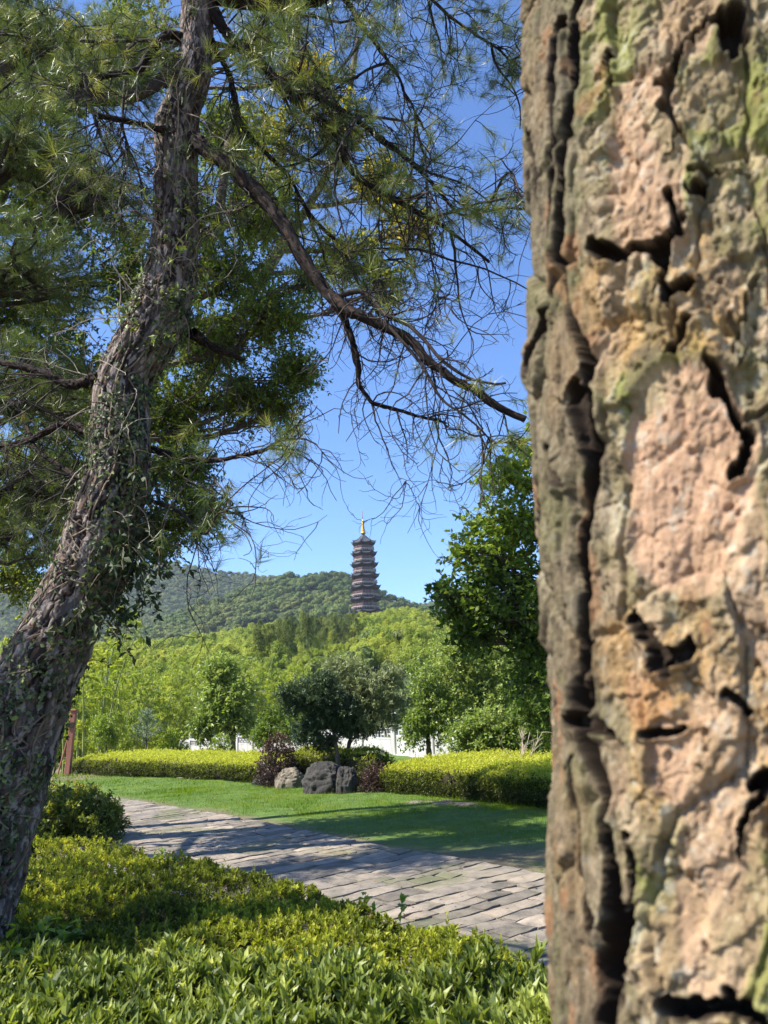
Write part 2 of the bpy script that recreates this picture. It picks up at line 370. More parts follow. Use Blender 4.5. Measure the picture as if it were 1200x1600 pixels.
# ---------------------------------------------------------------- hills
def theta(pt):
    d = D(*pt); return math.atan2(d[0], d[1]), d[2]/math.hypot(d[0], d[1])
class Hill:
    def __init__(s, sky_, dist, start, treeh, back, seed, amp):
        q = np.array([theta(a) for a in sky_]); s.t = q[:, 0]; s.e = q[:, 1]; s.D = dist; s.s0 = start; s.th = treeh; s.back = back; s.seed = seed; s.amp = amp
    def h(s, x, y):
        th_ = np.arctan2(x, y); d = np.hypot(x, y); H = CAM[2]+s.D*np.interp(th_, s.t, s.e)-s.th
        f = np.clip((d-s.s0)/(s.D-s.s0), 0, 1); f = f**.9*(1-.15*np.sin(f*np.pi)); b_ = np.clip((d-s.D)/s.back, 0, 1)
        nz = s.amp*fbm(np.stack([x/s.D*9, y/s.D*9, x*0+s.seed], -1), 3, s.seed)*np.sin(np.clip(f, 0, 1)*np.pi)
        return np.where(d < s.D, H*f+nz, H*(1-b_*b_*(3-2*b_)))-.5
    def mesh(s, name, mat, t0, t1):
        ts = np.linspace(t0, t1, 140); ds = np.concatenate([np.linspace(s.s0-6, s.D, 60), np.linspace(s.D*1.01, s.D+s.back, 14)])
        T_, D_ = np.meshgrid(ts, ds, indexing='ij'); X = D_*np.sin(T_); Y = D_*np.cos(T_); Z = s.h(X, Y)
        idx = np.arange(T_.size).reshape(T_.shape); g = MB(); g.add(np.stack([X, Y, Z], -1), np.stack([idx[:-1, :-1], idx[1:, :-1], idx[1:, 1:], idx[:-1, 1:]], -1).reshape(-1, 4))
        return tag(g.build(name, mat, smooth=True), kind='structure')
H1 = Hill([(-200, 1030), (100, 1000), (180, 992), (250, 988), (330, 976), (400, 966), (450, 957), (500, 954), (540, 951), (570, 948), (600, 941), (640, 936), (690, 955), (760, 985), (850, 1010), (1400, 1050)], 312, 62, 8.5, 60, 3, 5)
H2 = Hill([(-300, 1040), (100, 1000), (200, 985), (250, 962), (300, 938), (350, 924), (400, 905), (450, 893), (500, 886), (540, 890), (600, 916), (650, 937), (690, 957), (760, 980), (1400, 1010)], 620, 330, 9, 150, 7, 14)
H3 = Hill([(-300, 930), (0, 905), (150, 888), (210, 880), (250, 874), (275, 873), (300, 880), (330, 886), (400, 893), (430, 896), (500, 905), (600, 925), (650, 939), (685, 935), (720, 940), (800, 955), (1400, 980)], 1250, 640, 10, 300, 11, 30)
HS = simplemat('hill_soil', (.03, .045, .012), (.06, .08, .02), .05, 1, 0)
hill_near = H1.mesh('hill_near', HS, -1.0, .9); hill_middle = H2.mesh('hill_middle', HS, -.9, .8); hill_far = H3.mesh('hill_far', HS, -.85, .7)

# crown prototypes (kept out of the scene, used only by the forests)
PROTO = bpy.data.collections
def protocoll(name, objs):
    c = bpy.data.collections.new(name)
    for o in objs:
        COL.objects.unlink(o); c.objects.link(o)
    return c
def forestmat(name, stops, trans=.25, tint=.35, scale=.012):
    m, n, b, o = newmat(name)
    oi = n.nodes.new('ShaderNodeObjectInfo'); g_ = n.nodes.new('ShaderNodeNewGeometry')
    s = n.nodes.new('ShaderNodeTexNoise'); s.inputs['Scale'].default_value = scale; s.inputs['Detail'].default_value = 3; n.links.new(g_.outputs['Position'], s.inputs['Vector'])
    f = math_(n, 'ADD', math_(n, 'MULTIPLY', oi.outputs['Random'], .42), math_(n, 'ADD', math_(n, 'MULTIPLY', attr(n, 'rnd'), .22), math_(n, 'SUBTRACT', math_(n, 'MULTIPLY', s.outputs['Fac'], .9), .27)))
    c = ramp(n, stops, f); n.links.new(c, b.inputs['Base Color']); b.inputs['Roughness'].default_value = .6; b.inputs['Specular IOR Level'].default_value = .2
    t = n.nodes.new('ShaderNodeBsdfTranslucent'); n.links.new(c, t.inputs[0]); x = n.nodes.new('ShaderNodeMixShader'); x.inputs[0].default_value = trans
    n.links.new(b.outputs[0], x.inputs[1]); n.links.new(t.outputs[0], x.inputs[2]); n.links.new(x.outputs[0], o.inputs[0]); return m
def dome_proto(name, mat, nl=9, nq=90, R=5., leaf=.95, flat=.8):
    g = MB()
    for q in range(nl):
        a = rng.random()*6.28; rr = R*.62*math.sqrt(rng.random()); c_ = np.array([rr*math.cos(a), rr*math.sin(a), R*(.75+.5*rng.random()-.35*rr/R)]); r_ = R*rng.uniform(.36, .55)
        nn = rdir(nq); nn[:, 2] = np.abs(nn[:, 2])*1.2-.3; nn = nrm(nn); O = c_+nn*r_*rng.uniform(.82, 1.08, (nq, 1))*np.array([1, 1, flat])
        X_, Y_, Z_ = leaf_frames(np.cross(nn, rdir(nq)), nrm(nn+.5*rdir(nq)), leaf*rng.uniform(.6, 1.4, nq), leaf*rng.uniform(.6, 1.2, nq))
        g.inst(*LEAF_Q, O-X_/2, X_, Y_, Z_, np.clip(rng.normal(.5, .25, nq)+.0, 0, 1))
    g.tubes(np.array([[[0, 0, -1], [0, 0, R*.7]]]), np.array([[.3, .2]]), 5)
    return g.build(name, mat)
def bamboo_proto(name, mat, H=10., n=1300, leaf=.42, wid=.085, culm=True, spread=1.3, mats=None, lo=.25):
    g = MB(); bend = rng.uniform(.6, 2.0); ba = rng.random()*6.28
    def stem(t): return np.stack([bend*t**3*math.cos(ba), bend*t**3*math.sin(ba), H*(t-.10*t**3)], -1)
    t = lo+(1-lo)*rng.random(n)**.8; a = rng.random(n)*6.28+1.5*np.floor(rng.random(n)*4)*0; rr = spread*np.sin(np.clip((t-lo+.12)/(1-lo+.12), 0, 1)*np.pi*.93)**.8*rng.random(n)**.5
    rr *= .75+.35*fbm(np.stack([np.cos(a)*1.5, np.sin(a)*1.5, t*7+H*10], -1), 2, int(H*100))*2
    O = stem(t)+np.stack([rr*np.cos(a), rr*np.sin(a), .25-.35*rr], -1)
    dr = nrm(np.stack([np.cos(a)*.8, np.sin(a)*.8, np.full(n, -.75)], -1)+.45*rdir(n))
    X_, Y_, Z_ = leaf_frames(dr, nrm(np.stack([np.cos(a)*.6-.3, np.sin(a)*.6-.3, np.full(n, 1.0)], -1)+.45*rdir(n)), leaf*rng.uniform(.6, 1.4, n), wid*rng.uniform(.7, 1.4, n)*1.6)
    g.inst(*LEAF_Q, O, X_, Y_, Z_, np.clip(.40+.6*(t-lo)/(1-lo)+rng.normal(0, .2, n), 0, 1))
    if culm: g.tubes(stem(np.linspace(0, .97, 8))[None], np.linspace(.07, .015, 8)[None], 5, np.array([.5]), mi=1)
    return g.build(name, mats or mat)
FOR1 = forestmat("hill_forest_leaf", [(.1, (.05, .085, .02)), (.4, (.09, .14, .03)), (.65, (.14, .18, .04)), (.9, (.22, .22, .06))])
CULM = simplemat('bamboo_culm', (.16, .2, .06), (.28, .3, .12), 2, .4, 0)
BAM1 = forestmat('hill_bamboo_leaf', [(.1, (.10, .15, .022)), (.4, (.22, .285, .032)), (.7, (.37, .405, .05)), (1, (.52, .51, .08))], .35, scale=.02)
dome_c = protocoll('crown_shapes', [dome_proto('crown_shape', FOR1, nl=int(rng.integers(6, 11)), R=rng.uniform(4.3, 5.6)) for _ in range(5)])
bam_c = protocoll('bamboo_shapes', [bamboo_proto('bamboo_shape', BAM1, H=rng.uniform(7, 11), mats=[BAM1, CULM], spread=rng.uniform(1.3, 2.6), lo=rng.uniform(.2, .45), n=1500, leaf=.5) for _ in range(7)]+[dome_proto('bamboo_shape', BAM1, nl=int(rng.integers(9, 15)), nq=170, R=rng.uniform(3.4, 5.2), leaf=.42, flat=1.1) for _ in range(6)])
BAM3 = forestmat('dark_bamboo_leaf', [(.1, (.04, .07, .015)), (.4, (.08, .115, .022)), (.7, (.15, .18, .03)), (1, (.30, .33, .05))], .3, scale=.05)
stand_c = protocoll('stand_shapes', [bamboo_proto('stand_shape', BAM3, H=rng.uniform(10, 13), mats=[BAM3, CULM], spread=rng.uniform(1.2, 1.8), lo=rng.uniform(.42, .6), n=1000, leaf=.45) for _ in range(4)])
def forest(name, P, scale, coll, label, cat, zs=None, tilt=.06):
    me = bpy.data.meshes.new(name); me.vertices.add(len(P)); me.vertices.foreach_set('co', np.asarray(P, np.float32).ravel())
    for nm, val in (('size', scale), ('turn', rng.random(len(P))*6.28)):
        a = me.attributes.new(nm, 'FLOAT', 'POINT'); a.data.foreach_set('value', np.asarray(val, np.float32))
    o = bpy.data.objects.new(name, me); COL.objects.link(o)
    t = bpy.data.node_groups.new(name, 'GeometryNodeTree'); t.interface.new_socket('Geometry', in_out='INPUT', socket_type='NodeSocketGeometry'); t.interface.new_socket('Geometry', in_out='OUTPUT', socket_type='NodeSocketGeometry')
    N = t.nodes; gi = N.new('NodeGroupInput'); go = N.new('NodeGroupOutput'); ip = N.new('GeometryNodeInstanceOnPoints'); ci = N.new('GeometryNodeCollectionInfo')
    ci.inputs['Collection'].default_value = coll; ci.inputs['Separate Children'].default_value = True; ci.inputs['Reset Children'].default_value = True
    a1 = N.new('GeometryNodeInputNamedAttribute'); a1.data_type = 'FLOAT'; a1.inputs[0].default_value = 'size'
    a2 = N.new('GeometryNodeInputNamedAttribute'); a2.data_type = 'FLOAT'; a2.inputs[0].default_value = 'turn'
    cx = N.new('ShaderNodeCombineXYZ'); ri = N.new('FunctionNodeRandomValue'); ri.data_type = 'INT'
    ri.inputs[4].default_value = 0; ri.inputs[5].default_value = len(coll.objects)-1
    L = t.links.new; L(gi.outputs[0], ip.inputs['Points']); L(ci.outputs[0], ip.inputs['Instance']); ip.inputs['Pick Instance'].default_value = True
    L(ri.outputs[2], ip.inputs['Instance Index']); L(a2.outputs[0], cx.inputs[2]); L(cx.outputs[0], ip.inputs['Rotation']); L(a1.outputs[0], ip.inputs['Scale']); L(ip.outputs[0], go.inputs[0])
    md = o.modifiers.new('scatter', 'NODES'); md.node_group = t
    return tag(o, label, cat, kind='stuff')
def scatter(h, n, d0, d1, t0, t1):
    d = np.sqrt(rng.uniform(d0*d0, d1*d1, n)); t = rng.uniform(t0, t1, n); x = d*np.sin(t); y = d*np.cos(t); return np.stack([x, y, h.h(x, y)], -1)
P = scatter(H3, 9500, 800, 1330, -.60, .35)
forest('far_forest', P, rng.uniform(.6, 1.3, len(P)), dome_c, 'bluish green woods covering the farthest hill', 'forest')
P = scatter(H2, 5600, 400, 690, -.6, .55)
forest('middle_forest', P, rng.uniform(.55, 1.25, len(P))*(1+.25*fbm(P*.02, 2)), dome_c, 'dark rounded tree crowns covering the hill behind the pagoda', 'forest')
P = scatter(H1, 10500, 105, 338, -.6, .62)
pxy = np.array([topx(q) for q in P]); d_ = np.hypot(P[:, 0], P[:, 1])
# a mown clearing on the slope, with a taller dark stand behind it
ln_ = 1056-(pxy[:, 0]-420)*.34
clear = (pxy[:, 0] > 425) & (pxy[:, 0] < 575) & (pxy[:, 1] > ln_-4) & (pxy[:, 1] < ln_+34)
CL_ = np.repeat(P[clear], 5, 0); CL_[:, :2] += rng.normal(0, 2.2, (len(CL_), 2)); CL_[:, 2] = H1.h(CL_[:, 0], CL_[:, 1]); forest('clearing_scrub', CL_, rng.uniform(.10, .24, len(CL_)), bam_c, 'low pale green scrub on the open strip across the bamboo slope', 'scrub')
P = P[~clear]; d_ = d_[~clear]; pxy = pxy[~clear]; ln_ = ln_[~clear]; dark = (pxy[:, 0] > 405) & (pxy[:, 0] < 560) & (pxy[:, 1] < ln_-2) & (pxy[:, 1] > ln_-48) & (rng.random(len(P)) < .8); forest('dark_bamboo_stand', P[dark], rng.uniform(.45, .72, dark.sum()), stand_c, 'taller dark bamboo stand with visible stems above the open strip', 'bamboo'); P = P[~dark]; d_ = d_[~dark]; sz = rng.uniform(.45, .95, len(P))*np.clip(.55+.45*(d_-100)/150, .5, 1)
mixd = rng.random(len(P)) < .08; forest('broadleaf_forest', P[mixd], rng.uniform(.3, .62, mixd.sum()), dome_c, 'darker round broadleaf crowns scattered through the bamboo slope', 'forest'); P = P[~mixd]; sz = sz[~mixd]
forest('bamboo_forest', P, sz, bam_c, 'yellow green bamboo covering the nearer slope below the pagoda', 'bamboo')
# ---------------------------------------------------------------- pagoda
def pagoda():
    Yd = 338.; ctr = at(571, 940, Yd); cx, cy = ctr[0], ctr[1]
    zpx = lambda py: at(569, py, Yd)[2]
    base = H1.h(np.array(cx), np.array(cy)); gz0 = zpx(975)
    root = empty('pagoda', (cx, cy, gz0), 'tall dark octagonal pagoda with tiered upturned eaves and golden spire on the hill', 'pagoda')
    ROOF = simplemat('pagoda_tile', (.03, .034, .042), (.065, .07, .082), .8, .6, .02)
    WALL = simplemat('pagoda_wall', (.085, .04, .03), (.15, .075, .06), .7, .7, 0)
    RAIL = simplemat('pagoda_rail', (.17, .09, .075), (.27, .155, .13), .7, .6, 0)
    SLAB = simplemat('pagoda_slab', (.33, .26, .235), (.45, .37, .34), .7, .7, 0)
    DARK = simplemat('pagoda_timber', (.05, .03, .025), (.09, .05, .04), 1, .7, 0)
    GLASS = simplemat('pagoda_window', (.03, .035, .045), (.07, .08, .1), 1, .3, 0, spec=.6)
    GOLD, n, b, o = newmat('gold'); b.inputs['Base Color'].default_value = (.72, .40, .07, 1); b.inputs['Metallic'].default_value = .4; b.inputs['Roughness'].default_value = .45
    off = math.radians(-90-10)
    an = off+np.arange(8)*math.pi/4
    def ring(r, z, lift=0, sub=6, tipz=0.):
        out = []
        for i in range(8):
            A = np.array([math.cos(an[i]), math.sin(an[i])])*r; B = np.array([math.cos(an[(i+1) % 8]), math.sin(an[(i+1) % 8])])*r
            for j in range(sub):
                t = j/sub; e = abs(2*t-1)**3; q = (A*(1-t)+B*t)*(1+.035*e*(lift > 0)-.0*(lift > 0)); out.append((cx+q[0], cy+q[1], z+lift*e))
        return np.array(out)
    def shell(mb, rings, rnd=.5, mi=0, caps=(True, True)):
        n_ = len(rings[0]); v = np.concatenate(rings); f = []
        for k in range(len(rings)-1):
            for i in range(n_): j = (i+1) % n_; f.append((k*n_+i, k*n_+j, (k+1)*n_+j, (k+1)*n_+i))
        if caps[0]: f.append(tuple(range(n_-1, -1, -1)))
        if caps[1]: f.append(tuple(range((len(rings)-1)*n_, len(rings)*n_)))
        mb.add(v, f, rnd, mi=mi)
    eaves = [849.5, 866.5, 883.5, 901, 919, 937.5, 957, 977]
    zs = [zpx(e) for e in eaves]
    for k, z in enumerate(zs):
        R = 5.5+.36*k; rw = R*.66; rb = R*.88
        zb = zs[k+1] if k+1 < len(zs) else z-5
        roof = MB()
        if k == 0:
            shell(roof, [ring(R*.98, z-.35, .75), ring(R, z, .8), ring(R*.72, z+.95, .25), ring(R*.42, z+2.1, .05), ring(R*.2, z+3.5), ring(.5, z+4.6)])
        else:
            shell(roof, [ring(R*.98, z-.32, .75), ring(R, z, .8), ring(R*.86, z+.45, .3), ring(rw*1.02, z+1.15)])
        for i in range(8):   # hip ridges ending in an upturned tip
            A = np.array([math.cos(an[i]), math.sin(an[i])]); top_r = .5 if k == 0 else rw; top_z = z+4.6 if k == 0 else z+1.15
            pr = [(R*1.06, z+1.25), (R*1.0, z+.85), (R*.86, z+.55), (R*.72, z+.98+.15)] if k else [(R*1.06, z+1.25), (R*1.0, z+.88), (R*.72, z+1.25), (R*.42, z+2.25), (R*.2, z+3.6)]
            if k: pr = [(R*1.06, z+1.2), (R*1.0, z+.85), (R*.86, z+.85), (rw*1.02, z+1.3)]
            pts = np.array([[cx+A[0]*a_, cy+A[1]*a_, q] for a_, q in pr]); roof.tubes(pts[None], np.full((1, len(pts)), .14), 5)
        roof.build('roof', ROOF, root)
        # brackets under the eave
        br = MB()
        shell(br, [ring(rw*1.0, z-1.0), ring(rw*1.14, z-.6), ring(R*.9, z-.42, .3)], caps=(True, False))
        for i in range(8):
            for t in np.linspace(.1, .9, 6):
                A = np.array([math.cos(an[i]), math.sin(an[i])]); B = np.array([math.cos(an[(i+1) % 8]), math.sin(an[(i+1) % 8])]); q = A*(1-t)+B*t
                a_ = math.atan2(q[1], q[0]); Rm = np.array([[math.cos(a_), -math.sin(a_), 0], [math.sin(a_), math.cos(a_), 0], [0, 0, 1]])
                br.box((cx+q[0]*rw*1.2, cy+q[1]*rw*1.2, z-.75), (1.0, .22, .3), Rm)
        br.build('bracket', DARK, root)
        # wall between this eave and the balcony of the storey
        zf = zb+2.35; wl = MB(); shell(wl, [ring(rw, zb+1.0), ring(rw, z-.5)]); wo = wl.build('wall', WALL, root)
        wn = MB(); cl = MB()
        for i in range(8):
            A = np.array([math.cos(an[i]), math.sin(an[i])]); B = np.array([math.cos(an[(i+1) % 8]), math.sin(an[(i+1) % 8])]); mid = (A+B)/2; a_ = math.atan2(mid[1], mid[0])
            Rm = np.array([[math.cos(a_), -math.sin(a_), 0], [math.sin(a_), math.cos(a_), 0], [0, 0, 1]])
            for t in (.22, .5, .78):
                q = A*(1-t)+B*t; wn.box((cx+q[0]*rw, cy+q[1]*rw, zf+.95), (.12, rw*.17, 1.35), Rm)
            for t in (0, .33, .67):
                q = (A*(1-t)+B*t)*(rw+.28 if t == 0 else rw+.02); cl.lathe((cx+q[0], cy+q[1], zf), [(.16, -.1), (.16, z-.5-zf)], 8)
        bpy.data.objects.remove(wo); wl.merge(wn, 1); wl.merge(cl, 2); wl.build('wall', [WALL, GLASS, RAIL], root)
        # balcony slab on brackets, with railing
        bs = MB(); shell(bs, [ring(rb*.97, zf-.34), ring(rb, zf-.32), ring(rb, zf), ring(rb*.97, zf+.02)]); bo = bs.build('balcony', SLAB, root)
        sb = MB(); shell(sb, [ring(rw*1.06, zb+1.0), ring(rw*1.08, zb+1.7), ring(rb*.93, zf-.29)], caps=(False, False))
        
        dn = MB()
        for i in range(8):
            A = np.array([math.cos(an[i]), math.sin(an[i])]); B = np.array([math.cos(an[(i+1) % 8]), math.sin(an[(i+1) % 8])])
            for t in (.12, .37, .63, .88):
                q = (A*(1-t)+B*t)*rb*.93; a_ = math.atan2(q[1], q[0]); Rm = np.array([[math.cos(a_), -math.sin(a_), 0], [math.sin(a_), math.cos(a_), 0], [0, 0, 1]])
                dn.box((cx+q[0], cy+q[1], zf-.62), (.3, .55, .42), Rm)
        sb.merge(dn, 1); sb.build('balcony_bracket', [DARK, SLAB], bo)
        rl = MB()
        for hz, th_ in ((.95, .10), (.5, .06), (.15, .06)):
            rg = ring(rb*.96, zf+hz, sub=1); pts = np.vstack([rg, rg[:1]]); rl.tubes(np.stack([pts[:-1], pts[1:]], 1), np.full((8, 2), th_), 5)
        for i in range(8):
            for t in np.linspace(0, 1, 8)[:-1]:
                A = np.array([math.cos(an[i]), math.sin(an[i])]); B = np.array([math.cos(an[(i+1) % 8]), math.sin(an[(i+1) % 8])]); q = (A*(1-t)+B*t)*rb*.96
                rl.box((cx+q[0], cy+q[1], zf+.5), (.13 if t == 0 else .08, .13 if t == 0 else .08, 1.15 if t == 0 else .9))
        rl.build('railing', RAIL, bo)
    sp = MB(); z0 = zs[0]+4.5
    prof = [(1.15, 0), (1.3, .3), (1.0, .6), (1.05, .9)]
    for i in range(9):
        r_ = .92-.058*i; zz = .9+i*.58; prof += [(r_*.72, zz), (r_, zz+.12), (r_, zz+.36), (r_*.72, zz+.48)]
    prof += [(.3, 6.3), (.12, 6.6)]
    sp.lathe((cx, cy, z0), prof, 16); s_ = sp.build('spire', GOLD, root, smooth=True)
    tp = MB(); tp.lathe((cx, cy, z0+6.6), [(.12, 0), (.12, 1.0), (.42, 1.15), (.12, 1.35), (.10, 2.0), (.3, 2.15), (.1, 2.3), (.07, 3.2), (.22, 3.45), (.12, 3.8), (.03, 4.5)], 10)
    tp.build('finial', simplemat('finial_metal', (.3, .16, .1), (.4, .2, .12), 2, .5, 0), s_, smooth=True)
    fd = MB(); shell(fd, [ring(9, gz0-12), ring(9, gz0+.3)]); fd.build('terrace', SLAB, root)
pagoda()
# ---------------------------------------------------------------- bark
def ss(a, b, x): t = np.clip((x-a)/(b-a), 0, 1); return t*t*(3-2*t)
def worley2(x, y, seed=0, jit=1.0):
    ix = np.floor(x).astype(np.int64); iy = np.floor(y).astype(np.int64)
    f1 = np.full(x.shape, 9.); f2 = f1.copy(); cid = np.zeros(x.shape); vx = np.zeros(x.shape); vy = np.zeros(x.shape); z0 = np.zeros_like(ix)
    for dx in (-1, 0, 1):
        for dy in (-1, 0, 1):
            cx, cy = ix+dx, iy+dy; qx = cx+.5+jit*(_h(cx, cy, z0, seed+1)-.5); qy = cy+.5+jit*(_h(cx, cy, z0, seed+2)-.5)
            d = np.hypot(qx-x, qy-y); c = d < f1
            f2 = np.where(c, f1, np.minimum(f2, d)); cid = np.where(c, _h(cx, cy, z0, seed+4), cid); vx = np.where(c, x-qx, vx); vy = np.where(c, y-qy, vy); f1 = np.where(c, d, f1)
    return f1, f2, cid, vx, vy
def seg_dist(x, y, P):
    """distance to polyline with (x,y,width) knots -> distance/width"""
    best = np.full(x.shape, 99.)
    for a, b in zip(P[:-1], P[1:]):
        dx, dy = b[0]-a[0], b[1]-a[1]; t = np.clip(((x-a[0])*dx+(y-a[1])*dy)/(dx*dx+dy*dy+1e-12), 0, 1)
        wd = a[2]+(b[2]-a[2])*t; best = np.minimum(best, np.hypot(x-a[0]-t*dx, y-a[1]-t*dy)/wd)
    return best
C3 = lambda *c: np.array(c)
def vnoise2(x, y, seed=0):
    ix = np.floor(x).astype(np.int64); iy = np.floor(y).astype(np.int64); fx = x-ix; fy = y-iy; fx = fx*fx*(3-2*fx); fy = fy*fy*(3-2*fy); z0 = np.int64(seed)
    a, b, c, d = _h(ix, iy, z0, seed), _h(ix+1, iy, z0, seed), _h(ix, iy+1, z0, seed), _h(ix+1, iy+1, z0, seed)
    return ((a*(1-fx)+b*fx)*(1-fy)+(c*(1-fx)+d*fx)*fy)*2-1
def fbm2(x, y, oct=4, seed=0, gain=.5):
    o = 0; a = 1; s = 0
    for k in range(oct): o = o+a*vnoise2(x, y, seed+k*17); s += a; a *= gain; x = x*2.03+11.3; y = y*2.03+7.1
    return o/s
def mixa(a, b, f): f = f[..., None]; return a*(1-f)+b*f

# --- the near trunk at the right
TR = 0.205; TD = 0.86
def edge_axis(px, py):
    d = D(px, py); hz = math.hypot(d[0], d[1]); t = math.sqrt(TD*TD-TR*TR); z = CAM[2]+t*d[2]/hz; a = math.atan2(d[0], d[1])+math.asin(TR/TD)
    return TD*math.sin(a), TD*math.cos(a), z
E_ = np.array([edge_axis(*q) for q in [(833, 0), (840, 300), (846, 600), (850, 850), (856, 1100), (866, 1350), (882, 1600)]]); E_ = E_[E_[:, 2].argsort()]
cfx = np.polyfit(E_[:, 2], E_[:, 0], 2); cfy = np.polyfit(E_[:, 2], E_[:, 1], 1)
zlo, zhi = E_[0, 2], E_[-1, 2]
def taxis(z):
    zc = np.clip(z, zlo-.1, zhi+.1); sl = 2*cfx[0]*zc+cfx[1]
    return np.polyval(cfx, zc)+sl*(z-zc)*.5, np.polyval(cfy, zc)
def surf(px, py):
    """pixel -> (arc, height) on the trunk cylinder"""
    d = D(px, py); d = d/np.linalg.norm(d); lo = None
    ts = np.linspace(.3, 1.4, 1500); P = CAM+ts[:, None]*d; ax, ay = taxis(P[:, 2]); r_ = np.hypot(P[:, 0]-ax, P[:, 1]-ay)
    k = np.where(r_ < TR)[0]; k = k[0] if len(k) else r_.argmin()
    p_ = P[k]; a = math.atan2(p_[0]-ax[k], -(p_[1]-ay[k]))   # 0 faces -y, negative to the left
    return a*TR, p_[2]
def poly(pts):
    out = []
    for a, b, w in pts:
        s0, z0 = surf(a, b); out.append((s0, z0, w/1750./max(.45, math.cos(s0/TR+.43))))
    return out
FISS = [  # (pixel path with half widths), depth
    ([(905, 0, 14), (905, 120, 13), (893, 250, 10), (888, 400, 8), (905, 480, 5), (930, 560, 9), (930, 640, 14), (937, 720, 12), (925, 860, 11), (918, 980, 10), (915, 1100, 13)], .055),
    ([(915, 1100, 12), (935, 1180, 8), (950, 1250, 6), (968, 1330, 8), (985, 1420, 12), (970, 1520, 17), (975, 1600, 16)], .045),
    ([(880, 30, 9), (875, 250, 7), (872, 460, 6), (850, 560, 9)], .016),
    ([(935, 1010, 6), (930, 1130, 5)], .02), ([(900, 640, 8), (912, 600, 8), (922, 690, 6)], .02),
    ([(940, 385, 8), (975, 400, 11), (1010, 392, 12), (1050, 378, 8)], .03), ([(1030, 395, 12), (1035, 440, 9), (1050, 460, 10), (1072, 448, 8)], .03),
    ([(1045, 305, 8), (1052, 345, 9), (1060, 372, 5)], .018), ([(1105, 40, 5), (1140, 22, 13), (1155, 60, 12), (1152, 90, 8)], .035), ([(1105, 40, 5), (1060, 85, 5), (1048, 105, 8)], .015),
    ([(1048, 105, 7), (1052, 170, 6), (1075, 200, 5), (1050, 250, 3)], .010), ([(1110, 570, 10), (1118, 610, 8), (1150, 660, 7), (1160, 700, 9), (1150, 745, 6)], .02),
    ([(1085, 500, 7), (1050, 545, 6)], .012), ([(1155, 660, 6), (1200, 630, 4)], .006), ([(1015, 960, 6), (1040, 1010, 10), (1060, 1050, 8)], .02), ([(1060, 1040, 7), (1085, 1015, 8)], .016),
    ([(1130, 1080, 5), (1160, 1110, 6)], .012), ([(1175, 1230, 8), (1200, 1215, 12)], .03), ([(1200, 1235, 6), (1160, 1270, 5), (1140, 1330, 3)], .016),
    ([(1025, 1145, 4), (1070, 1140, 3)], .014), ([(1060, 1560, 12), (1110, 1570, 10), (1160, 1565, 12), (1200, 1590, 14)], .03),
    ([(1000, 1310, 6), (1012, 1400, 6), (1000, 1500, 5)], .02), ([(905, 1200, 6), (922, 1330, 6), (940, 1450, 7)], .014), ([(1095, 270, 6), (1180, 268, 3)], .008), ([(1088, 310, 5), (1100, 292, 6)], .016),
    ([(868, 700, 4), (880, 740, 7), (900, 760, 3)], .012), ([(860, 860, 3), (862, 1000, 4)], .010), ([(1160, 560, 3), (1150, 480, 4), (1180, 430, 3)], .006), ([(965, 150, 5), (950, 90, 4)], .012),
    ([(890, 1130, 7), (930, 1125, 9), (965, 1150, 5)], .022), ([(855, 330, 5), (842, 210, 8)], .016),
]
FISS = [(poly(p_), d_) for p_, d_ in FISS]
PINK = [(1015, 260, 58, 150, .8), (1070, 740, 85, 175, 1.0), (1125, 1200, 60, 120, .55), (1120, 1420, 60, 150, .6), (1060, 1180, 30, 60, .9), (1175, 900, 30, 130, .5), (960, 1210, 25, 60, .7), (1080, 30, 50, 60, .5), (960, 560, 20, 60, .4), (1120, 150, 40, 50, .4)]
